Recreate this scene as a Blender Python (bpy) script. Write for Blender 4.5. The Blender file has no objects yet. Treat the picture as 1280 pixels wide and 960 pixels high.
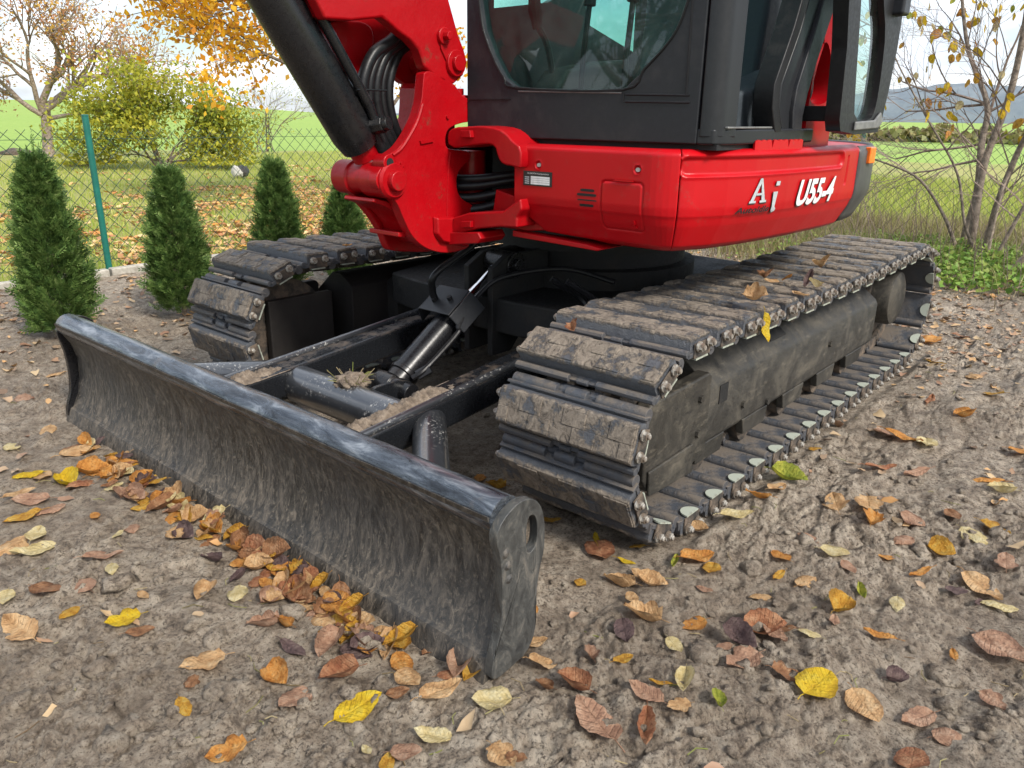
import bpy, bmesh, math, random
import numpy as np
from mathutils import Vector, Matrix
S = bpy.context.scene
COL = S.collection
rnd = random.Random(7)
sin, cos, pi, rad = math.sin, math.cos, math.pi, math.radians

# ------------------------------------------------------------------ camera
FPX = 967.7
YAW, PITCH, ROLL = 3.8528577, 0.3332500, 0.0125493
CAM = np.array([2.8904394, 1.7880209, 1.0038072])
def _axes():
    f = np.array([cos(YAW)*cos(PITCH), sin(YAW)*cos(PITCH), -sin(PITCH)])
    r = np.array([sin(YAW), -cos(YAW), 0.0]); u = np.cross(r, f)
    c, s = cos(ROLL), sin(ROLL)
    return c*r+s*u, -s*r+c*u, f
AR, AU, AF = _axes()
cd = bpy.data.cameras.new('camera'); cam = bpy.data.objects.new('camera', cd); COL.objects.link(cam)
cd.sensor_width = 36; cd.lens = 36*FPX/1280; cd.clip_end = 5000; cd.clip_start = 0.02
cam.matrix_world = Matrix([[AR[0], AU[0], -AF[0], CAM[0]], [AR[1], AU[1], -AF[1], CAM[1]], [AR[2], AU[2], -AF[2], CAM[2]], [0, 0, 0, 1]])
S.camera = cam
def U(u, v, ax, val):            # the point of a plane (x, y or z = val) that the photograph shows at (u, v)
    d = AF+AR*(u-640)/FPX-AU*(v-480)/FPX
    k = 'xyz'.index(ax); t = (val-CAM[k])/d[k]
    return CAM+t*d
def PJ(P):
    d = np.asarray(P, float)-CAM; z = d@AF
    return np.stack([640+FPX*(d@AR)/z, 480-FPX*(d@AU)/z], -1)

# ------------------------------------------------------------------ world, sun, exposure
SUN_EL, SUN_AZ = rad(42), rad(80)          # azimuth measured from +X towards +Y
W = bpy.data.worlds.new("World"); S.world = W; W.use_nodes = True
nt = W.node_tree; nt.nodes.clear()
def wn(t, **k):
    n = nt.nodes.new(t)
    for a, b in k.items(): setattr(n, a, b)
    return n
sky = wn('ShaderNodeTexSky', sky_type='NISHITA', sun_disc=False)
sky.sun_elevation = SUN_EL; sky.sun_rotation = rad(90)-SUN_AZ
sky.air_density = 1.0; sky.dust_density = 2.0
tc = wn('ShaderNodeTexCoord'); mp = wn('ShaderNodeMapping'); mp.inputs['Scale'].default_value = (1, 1, 2.6)
nz = wn('ShaderNodeTexNoise'); nz.inputs['Scale'].default_value = 3.2; nz.inputs['Detail'].default_value = 7; nz.inputs['Roughness'].default_value = .55
rp = wn('ShaderNodeValToRGB'); rp.color_ramp.elements[0].position = .36; rp.color_ramp.elements[1].position = .56
mx = wn('ShaderNodeMix', data_type='RGBA')
nz2 = wn('ShaderNodeTexNoise'); nz2.inputs['Scale'].default_value = 6; nz2.inputs['Detail'].default_value = 6
cr2 = wn('ShaderNodeValToRGB'); cr2.color_ramp.elements[0].color = (4.3, 5.0, 6.0, 1); cr2.color_ramp.elements[1].color = (8.6, 8.8, 9.2, 1)
cr2.color_ramp.elements[0].position = .35; cr2.color_ramp.elements[1].position = .62
bg = wn('ShaderNodeBackground'); bg.inputs['Strength'].default_value = .10
wo = wn('ShaderNodeOutputWorld'); L = nt.links.new
L(tc.outputs['Generated'], mp.inputs['Vector']); L(mp.outputs[0], nz.inputs['Vector']); L(mp.outputs[0], nz2.inputs['Vector'])
L(nz.outputs['Fac'], rp.inputs[0]); L(rp.outputs[0], mx.inputs[0]); L(sky.outputs[0], mx.inputs[6]); L(nz2.outputs['Fac'], cr2.inputs[0]); L(cr2.outputs[0], mx.inputs[7])
L(mx.outputs[2], bg.inputs['Color']); L(bg.outputs[0], wo.inputs[0])
sd = bpy.data.lights.new('sun', 'SUN'); so = bpy.data.objects.new('sun', sd); COL.objects.link(so)
sd.energy = 2.5; sd.angle = rad(12); sd.color = (1, .95, .87)
sdv = Vector((cos(SUN_EL)*cos(SUN_AZ), cos(SUN_EL)*sin(SUN_AZ), sin(SUN_EL)))
so.rotation_euler = sdv.to_track_quat('Z', 'Y').to_euler(); so.location = sdv*30
S.view_settings.view_transform = 'Standard'; S.view_settings.look = 'None'
S.view_settings.gamma = 1; S.view_settings.exposure = 0.98
S.cycles.max_bounces = 8; S.cycles.transparent_max_bounces = 16

# ------------------------------------------------------------------ noise
_rs = np.random.RandomState(3)
_perm = _rs.permutation(256); _perm = np.concatenate([_perm, _perm])
_ga = _rs.rand(256)*2*pi; _gx, _gy = np.cos(_ga), np.sin(_ga)
def perlin(x, y):
    xi = np.floor(x).astype(int); yi = np.floor(y).astype(int)
    xf, yf = x-xi, y-yi; u = xf*xf*xf*(xf*(xf*6-15)+10); v = yf*yf*yf*(yf*(yf*6-15)+10)
    def g(ix, iy, dx, dy):
        h = _perm[(_perm[ix & 255]+iy) & 255]; return _gx[h]*dx+_gy[h]*dy
    a = g(xi, yi, xf, yf); b = g(xi+1, yi, xf-1, yf); c = g(xi, yi+1, xf, yf-1); d = g(xi+1, yi+1, xf-1, yf-1)
    return (a+u*(b-a))*(1-v)+(c+u*(d-c))*v
def sm(a, b, x):
    t = np.clip((x-a)/(b-a), 0, 1); return t*t*(3-2*t)
def hmud(x, y, fine=True):
    x = np.asarray(x, float); y = np.asarray(y, float)
    wx = x+.12*perlin(x*2.3+5, y*2.3)+.03*perlin(x*9, y*9+3); wy = y+.12*perlin(x*2.1, y*2.1+9)+.03*perlin(x*9+7, y*9)
    # tracked drag direction, roughly along X on the side of the near track
    h = .030*perlin(x*.8, y*.8+4)+.020*perlin(wx*1.7+2, wy*4.2)
    rough = .35+.85*sm(-.22, .25, perlin(x*1.6+31, y*2.0+7)+.5*perlin(x*4.5, y*5+13))
    h += .026*perlin(wx*4.2, wy*7.5+1)
    h += .026*rough*(.3-np.abs(perlin(wx*7.5, wy*12+8)))
    h += .011*(np.minimum(np.abs(perlin(wx*3.1+50, wy*9.5+20)), .12)*5-.3)*sm(.2, 1.4, y+0*x)*sm(2.6, 1.2, x)
    if fine:
        h0 = h; h = 0*h+.014*(.3-np.abs(perlin(wx*17, wy*24+3)))
        h += .013*np.minimum(np.abs(perlin(wx*26+3, wy*36)), .22)*1.5+.0095*perlin(wx*46, wy*55+6)+.008*(.25-np.abs(perlin(wx*80+1, wy*88)))+.004*perlin(x*130, y*140)
        h += -.022*np.clip(.040-np.abs(perlin(wx*4.2+11, wy*6+2)), 0, 1)*25*np.clip(perlin(x*1.3+7, y*1.3)+.15, 0, 1)
        h = h0+h*rough*1.0; cl = perlin(wx*22+9, wy*22); h += .015*np.clip(cl-.16, 0, 1)*3*np.clip(perlin(x*1.9, y*1.9)+.45, 0, 1)
    # flatter where the machine stands and trench where the blade bites
    m = sm(-1.0, -.8, x)*sm(1.75, 1.55, x)*sm(1.05, 1.0, np.abs(y))
    h = h*(1-.75*m)-.012*m
    b = np.exp(-((x-2.02)/.05)**2)*sm(1.05, .95, np.abs(y)); h = h*(1-.6*b)-.004*b
    # gentle rise to the planting strip by the kerb
    h = h+.04*sm(-1.2, -2.9, y)
    return h-.004

# ------------------------------------------------------------------ materials
MATS = {}
class NT:
    def __init__(s, name):
        s.m = bpy.data.materials.new(name); s.m.use_nodes = True; s.t = s.m.node_tree
        s.b = s.t.nodes['Principled BSDF']; s.o = s.t.nodes['Material Output']; MATS[name] = s.m
        s.tc = s.n('ShaderNodeTexCoord')
    def n(s, t, **k):
        x = s.t.nodes.new(t)
        for a, b in k.items(): setattr(x, a, b)
        return x
    def l(s, a, b): s.t.links.new(a, b)
    def noise(s, scale, detail=6, rough=.6, vec=None, scl=None, dist=0):
        n = s.n('ShaderNodeTexNoise'); n.inputs['Scale'].default_value = scale; n.inputs['Detail'].default_value = detail
        n.inputs['Roughness'].default_value = rough; n.inputs['Distortion'].default_value = dist
        src = vec or s.tc.outputs['Object']
        if scl:
            mp = s.n('ShaderNodeMapping'); mp.inputs['Scale'].default_value = scl; s.l(src, mp.inputs[0]); src = mp.outputs[0]
        s.l(src, n.inputs['Vector']); return n.outputs['Fac']
    def ramp(s, fac, stops):
        r = s.n('ShaderNodeValToRGB'); e = r.color_ramp.elements
        while len(e) < len(stops): e.new(.5)
        for k, (p, c) in enumerate(stops):
            e[k].position = p; e[k].color = (c, c, c, 1) if isinstance(c, (int, float)) else (*c, 1)
        s.l(fac, r.inputs[0]); return r.outputs[0]
    def mix(s, fac, a, b, mode='MIX'):
        x = s.n('ShaderNodeMix', data_type='RGBA', blend_type=mode)
        for i, v in ((0, fac), (6, a), (7, b)):
            if isinstance(v, (int, float)): x.inputs[i].default_value = v if i == 0 else (v, v, v, 1)
            elif isinstance(v, tuple): x.inputs[i].default_value = (*v, 1)
            else: s.l(v, x.inputs[i])
        return x.outputs[2]
    def math(s, op, a, b=0.0, clamp=False):
        x = s.n('ShaderNodeMath', operation=op); x.use_clamp = clamp
        for i, v in ((0, a), (1, b)):
            if isinstance(v, (int, float)): x.inputs[i].default_value = v
            else: s.l(v, x.inputs[i])
        return x.outputs[0]
    def bump(s, h, strength=.5, dist=.01, prev=None):
        b = s.n('ShaderNodeBump'); b.inputs['Strength'].default_value = strength; b.inputs['Distance'].default_value = dist
        s.l(h, b.inputs['Height'])
        if prev: s.l(prev, b.inputs['Normal'])
        return b.outputs[0]
    def set(s, **k):
        for a, v in k.items():
            i = s.b.inputs[a.replace('_', ' ')]
            if isinstance(v, (int, float)): i.default_value = v
            elif isinstance(v, tuple): i.default_value = (*v, 1)
            else: s.l(v, i)
        return s.m
    def nz(s, world=True):           # upward facing share of the surface
        g = s.n('ShaderNodeNewGeometry'); x = s.n('ShaderNodeSeparateXYZ'); s.l(g.outputs['Normal'], x.inputs[0]); return x.outputs['Z']
MUD = (.165, .125, .092); MUDD = (.075, .056, .042)

# machine red, slightly chalky with faint scuffs
q = NT('red_paint'); a = q.noise(3, 5); b = q.noise(60, 4); sc = q.noise(9, 8, .7)
c = q.ramp(a, [(.3, (.35, .001, .004)), (.7, (.43, .0015, .006))])
c = q.mix(q.ramp(sc, [(.60, 0), (.72, .35)]), c, (.42, .035, .035)); gr = q.noise(28, 9, .8); c = q.mix(q.math('MULTIPLY', q.ramp(gr, [(.56, 0), (.70, .55)]), q.ramp(a, [(.42, 0), (.62, 1)])), c, (.20, .06, .045))
q.set(Base_Color=c, Specular_IOR_Level=.25, Roughness=q.ramp(sc, [(.3, .30), (.7, .5)]), Coat_Weight=.06, Coat_Roughness=.12, Normal=q.bump(q.math('ADD', q.math('MULTIPLY', b, .25), q.noise(14, 3)), .12, .004))
q = NT('red_cast'); a = q.noise(5, 5); b = q.noise(120, 4); sc = q.noise(14, 8, .7)
c = q.ramp(a, [(.3, (.28, .001, .004)), (.7, (.36, .0015, .005))]); gr = q.noise(30, 9, .8); c = q.mix(q.math('MULTIPLY', q.ramp(gr, [(.56, 0), (.70, .6)]), q.ramp(a, [(.42, 0), (.62, 1)])), c, (.16, .04, .03)); c = q.mix(q.ramp(sc, [(.62, 0), (.70, .8)]), c, (.14, .03, .018))
q.set(Base_Color=c, Specular_IOR_Level=.28, Roughness=q.ramp(sc, [(.3, .30), (.7, .5)]), Coat_Weight=.06, Normal=q.bump(q.math('ADD', q.math('MULTIPLY', b, .4), q.noise(20, 3)), .30, .005))
def blackish(name, base, r0, r1, dust, dustc=MUD, bump=.2, up=True, sc=9, thr=(.5, .66), spec=.25):
    q = NT(name); d = q.noise(sc, 8, .68); f = q.noise(90, 5)
    mask = q.ramp(d, [(thr[0], 0), (thr[1], 1)])
    if up: mask = q.math('MULTIPLY', mask, q.ramp(q.nz(), [(.05, .25), (.75, 1)]))
    mask = q.math('MULTIPLY', mask, dust)
    c = q.mix(mask, q.mix(f, base, tuple(x*1.5+.004 for x in base)), dustc)
    rr = q.math('ADD', q.ramp(f, [(.3, r0), (.7, r1)]), q.math('MULTIPLY', mask, .5), True)
    q.set(Base_Color=c, Roughness=rr, Specular_IOR_Level=spec, Normal=q.bump(q.math('ADD', q.math('MULTIPLY', f, .5), q.math('MULTIPLY', mask, 1.5)), bump, .004)); return q.m
blackish('black_gloss', (.005, .005, .006), .22, .34, .15, bump=.10, spec=.42)
q = NT('arm_paint'); d = q.noise(14, 8, .7); f = q.noise(90, 5); mk = q.math('MULTIPLY', q.ramp(d, [(.48, 0), (.64, .55)]), q.ramp(q.nz(), [(.55, 0), (.9, 1)])); mk = q.math('MAXIMUM', mk, q.ramp(d, [(.64, 0), (.74, .25)]))
q.set(Base_Color=q.mix(mk, (.010, .011, .013), MUD), Roughness=q.math('ADD', q.math('MULTIPLY', mk, .5), q.ramp(f, [(.3, .18), (.7, .32)]), True), Normal=q.bump(q.math('ADD', q.math('MULTIPLY', f, .3), mk), .3, .004))
blackish('frame_paint', (.012, .011, .011), .45, .65, .35, (.07, .06, .05), sc=6, thr=(.3, .8), up=False)
q = NT('frame_guard'); a = q.noise(5, 9, .75, dist=.8); b = q.noise(34, 8, .78, scl=(.35, 1, 1)); f = q.noise(160, 4)
c = q.ramp(a, [(.34, (.014, .013, .012)), (.50, (.034, .031, .026)), (.66, (.080, .070, .054))]); c = q.mix(q.ramp(b, [(.55, 0), (.66, .6)]), c, (.120, .104, .080)); c = q.mix(q.ramp(b, [(.36, .7), (.44, 0)]), c, (.014, .013, .012))
q.set(Base_Color=c, Specular_IOR_Level=.35, Roughness=q.ramp(a, [(.35, .36), (.65, .7)]), Normal=q.bump(q.math('ADD', b, q.math('MULTIPLY', f, .3)), .35, .005))
blackish('underbody', (.012, .012, .012), .5, .8, .35, (.05, .042, .034), up=False)
blackish('cab_black', (.011, .012, .014), .28, .42, .16, (.05, .05, .055), sc=4, up=False, thr=(.4, .8), bump=.06)
blackish('cab_grey', (.015, .016, .019), .34, .5, .25, (.075, .07, .066), sc=7, up=False, bump=.06)
blackish('rubber_black', (.007, .007, .008), .38, .55, .25, (.07, .065, .06), sc=30, bump=.15)
blackish('hose_black', (.006, .006, .007), .30, .4, .15, (.07, .065, .06), sc=30, bump=.15)
blackish('interior', (.010, .010, .011), .6, .8, .1, up=False)
blackish('seat_fabric', (.030, .037, .044), .6, .8, .3, (.10, .10, .10), up=False, sc=8)
blackish('shoe_steel', (.040, .044, .052), .30, .48, .80, (.13, .105, .08), spec=.5, sc=14, thr=(.42, .58), bump=.5)
blackish('link_steel', (.03, .028, .026), .45, .6, .8, MUD, sc=20, thr=(.4, .6), bump=.5, up=False)
q = NT('glint_speck_gloss'); f = q.noise(110, 5, .7); g = q.noise(8, 4); mk = q.math('MULTIPLY', q.ramp(f, [(.57, 0), (.62, 1)]), q.ramp(g, [(.45, 0), (.6, .9)]))  # pale specks paint glints into the black gloss colour
q.set(Base_Color=q.mix(mk, q.mix(q.noise(14, 6), (.010, .011, .013), (.045, .048, .054)), (.42, .41, .38)), Coat_Weight=1.0, Coat_Roughness=.18, Specular_IOR_Level=.8, Roughness=q.ramp(mk, [(0, .28), (1, .6)]), Normal=q.bump(q.math('ADD', q.noise(30, 4), mk), .15, .003))
q = NT('pad_rubber'); d = q.noise(16, 9, .72); f = q.noise(70, 6, .7); g = q.noise(240, 4)
xz = q.n('ShaderNodeSeparateXYZ'); q.l(q.tc.outputs['Object'], xz.inputs[0]); oi = q.n('ShaderNodeObjectInfo'); va = q.n('ShaderNodeVectorMath', operation='ADD'); q.l(q.tc.outputs['Object'], va.inputs[0]); cm = q.n('ShaderNodeCombineXYZ'); q.l(q.math('MULTIPLY', oi.outputs['Random'], 40), cm.inputs[0]); q.l(cm.outputs[0], va.inputs[1]); d = q.noise(16, 9, .72, vec=va.outputs[0])
mask = q.math('MULTIPLY', q.ramp(d, [(.42, 0), (.49, 1)]), q.ramp(q.math('ADD', q.math('MULTIPLY', xz.outputs['Z'], 10), q.math('MULTIPLY', f, .25)), [(.80, .0), (.87, 1)])); c = q.mix(f, (.045, .048, .055), (.100, .106, .118))
f3 = q.noise(34, 8, .8, dist=1.2); mudc = q.ramp(f3, [(.36, (.045, .036, .028)), (.46, (.165, .135, .105)), (.64, (.275, .230, .180))]); c = q.mix(mask, c, mudc)
hh = q.math('ADD', q.math('MULTIPLY', mask, 1.4), q.math('ADD', q.math('MULTIPLY', f3, 1.6), q.math('MULTIPLY', g, .4)))
q.set(Base_Color=c, Roughness=q.ramp(mask, [(0, .45), (1, .9)]), Normal=q.bump(hh, .75, .006))
q = NT('bolt_zinc'); f = q.noise(60, 5); q.set(Base_Color=q.mix(q.ramp(f, [(.40, 0), (.56, .95)]), (.40, .38, .34), (.155, .12, .09)), Metallic=.3, Roughness=.45, Normal=q.bump(f, .4, .003))
q = NT('bracket_zinc'); f = q.noise(30, 5); q.set(Base_Color=q.mix(q.ramp(f, [(.5, 0), (.68, .8)]), (.40, .43, .36), (.16, .13, .10)), Metallic=.2, Roughness=.42, Normal=q.bump(f, .2, .003))
# blade: worn dark steel, streaks of dried mud running down it
q = NT('blade_worn')
st = q.noise(20, 9, .78, scl=(.9, 1.0, .34), dist=2.2); st2 = q.noise(60, 8, .8, scl=(1, 1.0, .45), dist=1.4); big = q.noise(3.2, 5); f = q.noise(160, 4)
c = q.ramp(st, [(.40, (.018, .017, .015)), (.50, (.052, .045, .036)), (.62, (.14, .115, .088))])
c = q.mix(q.ramp(st2, [(.52, 0), (.62, .8)]), c, (.22, .182, .138)); c = q.mix(q.ramp(big, [(.42, 0), (.62, .35)]), c, (.040, .043, .047))
q.set(Base_Color=c, Roughness=q.ramp(st, [(.4, .36), (.6, .7)]), Normal=q.bump(q.math('ADD', q.math('MULTIPLY', st2, .8), q.math('MULTIPLY', f, .25)), .55, .005))
q = NT('blade_roll'); f = q.noise(38, 8, .72, scl=(1, .22, 1), dist=.6); g = q.noise(220, 4); m2 = q.noise(9, 7, .75)
c = q.ramp(f, [(.36, (.018, .022, .028)), (.52, (.085, .10, .12)), (.68, (.32, .34, .36))]); c = q.mix(q.ramp(m2, [(.56, 0), (.68, .5)]), c, MUD)
q.set(Base_Color=c, Roughness=q.ramp(f, [(.4, .24), (.7, .40)]), Metallic=.6, Coat_Weight=.4, Coat_Roughness=.2, Normal=q.bump(q.math('ADD', f, q.math('MULTIPLY', g, .3)), .35, .004))
q = NT('plate_worn'); f = q.noise(24, 8, .75, scl=(1, 1, .5), dist=1.5); g = q.noise(110, 5)
c = q.ramp(f, [(.40, (.030, .031, .031)), (.55, (.055, .055, .051)), (.70, (.13, .115, .095))]); q.set(Base_Color=c, Roughness=q.ramp(f, [(.4, .28), (.6, .65)]), Normal=q.bump(q.math('ADD', f, q.math('MULTIPLY', g, .4)), .5, .005))
q = NT('chrome'); q.set(Base_Color=(.75, .76, .78), Metallic=1.0, Roughness=.12)
q = NT('mud_ground')
big = q.noise(1.3, 5, .6); f = q.noise(26, 9, .72, dist=.4); g = q.noise(130, 8, .75); g2 = q.noise(7, 8, .7, dist=.8); h4 = q.noise(420, 5, .7); s6 = q.noise(58, 9, .82, dist=.6)
c = q.ramp(f, [(.35, (.112, .085, .060)), (.45, (.41, .325, .240)), (.60, (.66, .56, .435))])
c = q.mix(q.ramp(g2, [(.36, .55), (.48, 0)]), c, (.175, .135, .098)); c = q.mix(q.ramp(g, [(.40, .88), (.48, 0)]), c, (.065, .047, .034))  # fine dark noise paints crevice shade into the mud colour
c = q.mix(q.ramp(g, [(.56, 0), (.70, .5)]), c, (.50, .45, .38)); c = q.mix(q.ramp(big, [(.43, .0), (.60, .5)]), c, (.225, .170, .122))
c = q.mix(q.ramp(s6, [(.38, .75), (.46, 0)]), c, (.075, .055, .039)); c = q.mix(q.ramp(s6, [(.55, 0), (.66, .6)]), c, (.60, .53, .43))  # finer crevice shade, again put into the colour, plus pale grains
n1 = q.bump(s6, 1.0, .018); n2 = q.bump(g, 1.0, .014, n1); n3 = q.bump(h4, .9, .006, n2)
q.set(Base_Color=c, Roughness=q.ramp(g2, [(.38, .42), (.58, .80)]), Normal=n3)
q = NT('caked_mud'); f = q.noise(45, 9, .75); g = q.noise(220, 5)
q.set(Base_Color=q.ramp(f, [(.32, (.07, .052, .038)), (.5, (.17, .130, .095)), (.68, (.29, .235, .18))]), Roughness=.92, Normal=q.bump(q.math('ADD', f, q.math('MULTIPLY', g, .5)), .9, .008))
q = NT('lawn'); a = q.noise(.35, 6, .6); b = q.noise(40, 7, .75); d = q.noise(3.5, 7, .7)
c = q.ramp(b, [(.3, (.13, .15, .03)), (.5, (.28, .30, .07)), (.7, (.44, .43, .14))]); c = q.mix(q.ramp(d, [(.44, 0), (.62, .75)]), c, (.42, .35, .15)); c = q.mix(q.ramp(a, [(.45, 0), (.6, .35)]), c, (.16, .24, .04))
q.set(Base_Color=c, Roughness=.9, Normal=q.bump(b, .8, .03))
q = NT('field_grass'); a = q.noise(.02, 6, .6, scl=(1, 2.5, 1)); b = q.noise(6, 6, .7)
c = q.ramp(b, [(.3, (.17, .27, .035)), (.7, (.27, .385, .07))]); c = q.mix(q.ramp(a, [(.4, 0), (.7, .4)]), c, (.30, .38, .07)); q.set(Base_Color=c, Roughness=.9)
def simple(name, c1, c2, scale=20, rough=.7, bump=.2, dist=.004, **k):
    q = NT(name); f = q.noise(scale, 6, .65); q.set(Base_Color=q.ramp(f, [(.35, c1), (.65, c2)]), Roughness=rough, Normal=q.bump(f, bump, dist), **k); return q.m
simple('concrete', (.26, .24, .20), (.46, .43, .37), 25, .9, .5)
simple('post_green', (.006, .10, .075), (.010, .14, .105), 12, .4, .1)
simple('wire', (.018, .045, .030), (.03, .07, .045), 30, .5, 0)
simple('bark', (.080, .062, .048), (.26, .21, .165), 30, .9, .8, .01)
simple('bark_pale', (.13, .10, .075), (.36, .29, .23), 26, .8, .6, .008)
simple('twig', (.11, .08, .065), (.27, .20, .16), 30, .8, .2)
simple('stone_dark', (.02, .02, .02), (.08, .075, .07), 12, .8, .5)
simple('stone_pale', (.35, .34, .30), (.6, .58, .52), 12, .8, .5)
simple('hazy_hill_wood', (.12, .15, .18), (.17, .20, .22), .06, 1, 0)  # blue-grey haze of the distance is put into this colour
simple('white_decal', (.55, .56, .57), (.70, .70, .70), 60, .4, .05)
simple('silver_decal', (.30, .33, .35), (.44, .46, .47), 80, .35, .05)
simple('black_decal', (.008, .008, .009), (.02, .02, .02), 60, .4, .05)
simple('ink_black', (.002, .002, .002), (.003, .003, .003), 60, .9, 0)
simple('orange_lens', (.75, .13, .01), (.85, .2, .02), 60, .25, .05)
simple('grey_plastic', (.10, .10, .10), (.17, .17, .16), 40, .5, .1)
simple('pale_plastic', (.35, .34, .31), (.5, .48, .44), 40, .5, .1)
simple('counterweight', (.035, .035, .036), (.065, .063, .06), 14, .5, .3)
def leafmat(name, c1, c2, c3, sp=.3, trans=.25):
    q = NT(name); oi = q.n('ShaderNodeObjectInfo'); v = q.n('ShaderNodeVectorMath', operation='ADD'); q.l(q.tc.outputs['Object'], v.inputs[0]); q.l(oi.outputs['Location'], v.inputs[1])
    f = q.noise(3.2, 6, .68, vec=v.outputs[0]); g = q.noise(17, 5, .65, vec=v.outputs[0]); xs = q.n('ShaderNodeSeparateXYZ'); q.l(q.tc.outputs['Object'], xs.inputs[0])
    ay = q.math('ABSOLUTE', xs.outputs['Y']); vein = q.math('SINE', q.math('MULTIPLY', q.math('SUBTRACT', xs.outputs['X'], q.math('MULTIPLY', ay, .75)), 52)); vm = q.ramp(vein, [(.55, 0), (.95, 1)])
    mid = q.ramp(ay, [(.012, 1), (.028, 0)]); vm2 = q.math('MAXIMUM', vm, mid)
    c = q.ramp(f, [(.34, c1), (.50, c2), (.66, c3)]); c = q.mix(q.math('MULTIPLY', vm2, .10), c, tuple(x*.50 for x in c1)); c = q.mix(q.ramp(g, [(.58, 0), (.70, .75)]), c, tuple(x*.30+.01 for x in c1))
    edge = q.ramp(q.math('ADD', q.math('MULTIPLY', ay, 2.2), q.math('MULTIPLY', g, .5)), [(.80, 0), (1.0, .6)]); c = q.mix(edge, c, tuple(x*.5 for x in c1)); g = q.math('ADD', q.math('MULTIPLY', g, .9), q.math('MULTIPLY', vm2, -.25))
    q.set(Base_Color=c, Roughness=.55, Normal=q.bump(q.math('ADD', f, q.math('MULTIPLY', g, .4)), .7, .03), Specular_IOR_Level=.3)
    tr = q.n('ShaderNodeBsdfTranslucent'); q.l(c, tr.inputs[0]); m = q.n('ShaderNodeMixShader'); m.inputs[0].default_value = trans
    q.l(q.b.outputs[0], m.inputs[1]); q.l(tr.outputs[0], m.inputs[2]); q.l(m.outputs[0], q.o.inputs[0]); return q.m
LM = dict(
 yellow=leafmat('leaf_yellow', (.50, .30, .015), (.68, .46, .02), (.62, .47, .05)),
 gold=leafmat('leaf_gold', (.38, .17, .02), (.56, .30, .04), (.58, .40, .10)),
 orange=leafmat('leaf_orange', (.40, .15, .03), (.58, .26, .06), (.62, .36, .13)),
 tan=leafmat('leaf_tan', (.42, .23, .10), (.60, .37, .18), (.68, .48, .27)),
 pale=leafmat('leaf_pale', (.52, .40, .17), (.66, .54, .28), (.72, .64, .40)),
 pink=leafmat('leaf_pinkbrown', (.28, .15, .095), (.43, .25, .16), (.54, .36, .25)),
 brown=leafmat('leaf_brown', (.18, .080, .038), (.33, .16, .075), (.42, .25, .14)),
 russet=leafmat('leaf_russet', (.25, .090, .045), (.38, .17, .085), (.48, .27, .15)),
 purple=leafmat('leaf_purple', (.08, .050, .050), (.14, .090, .085), (.22, .155, .135)),
 green=leafmat('leaf_green', (.16, .22, .03), (.34, .36, .05), (.55, .50, .08)))
def folmat(name, cols, trans=.3, rough=.55, nsc=2.0, nmix=.0):
    q = NT(name); g = q.n('ShaderNodeNewGeometry'); f = q.noise(nsc, 3, .6)
    k = len(cols); c = q.ramp(q.math('ADD', q.math('MULTIPLY', g.outputs['Random Per Island'], 1-nmix), q.math('MULTIPLY', q.ramp(f, [(.34, 0), (.66, 1)]), nmix)), [(i/(k-1), cc) for i, cc in enumerate(cols)])
    q.set(Base_Color=c, Roughness=rough, Specular_IOR_Level=.3)
    tr = q.n('ShaderNodeBsdfTranslucent'); q.l(c, tr.inputs[0]); m = q.n('ShaderNodeMixShader'); m.inputs[0].default_value = trans
    q.l(q.b.outputs[0], m.inputs[1]); q.l(tr.outputs[0], m.inputs[2]); q.l(m.outputs[0], q.o.inputs[0]); return q.m
folmat('thuja_leaf', [(.030, .070, .022), (.075, .140, .035), (.15, .24, .060), (.30, .38, .14)], .35, .5, 26, .6)
folmat('bush_leaf', [(.10, .15, .03), (.20, .25, .035), (.36, .37, .04), (.50, .46, .05), (.60, .52, .07)], .4, .55, 1.6, .5)
folmat('beech_leaf', [(.70, .33, .015), (.82, .48, .02), (.60, .24, .02), (.78, .52, .05), (.52, .20, .04)], .45)
folmat('plum_leaf', [(.62, .42, .05), (.50, .24, .09), (.42, .20, .12), (.66, .46, .10)], .4)
folmat('cover_leaf', [(.08, .16, .025), (.15, .27, .04), (.22, .34, .06), (.30, .36, .08)], .3)
folmat('dry_grass', [(.26, .20, .11), (.40, .32, .18), (.22, .24, .07), (.16, .10, .06), (.20, .24, .05)], .2)
folmat('grass_blade', [(.20, .28, .04), (.34, .40, .07), (.50, .48, .15), (.28, .40, .05)], .35)
folmat('hedge_leaf', [(.14, .12, .05), (.24, .20, .08), (.18, .20, .06), (.30, .25, .12)], .2)
folmat('litter', [(.55, .24, .06), (.42, .19, .09), (.66, .40, .14), (.30, .15, .09), (.70, .52, .26), (.60, .30, .05)], .15)
folmat('mudlitter', [(.36, .22, .13), (.24, .14, .09), (.42, .30, .19), (.15, .10, .07), (.46, .34, .20), (.45, .24, .09)], .1)
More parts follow.
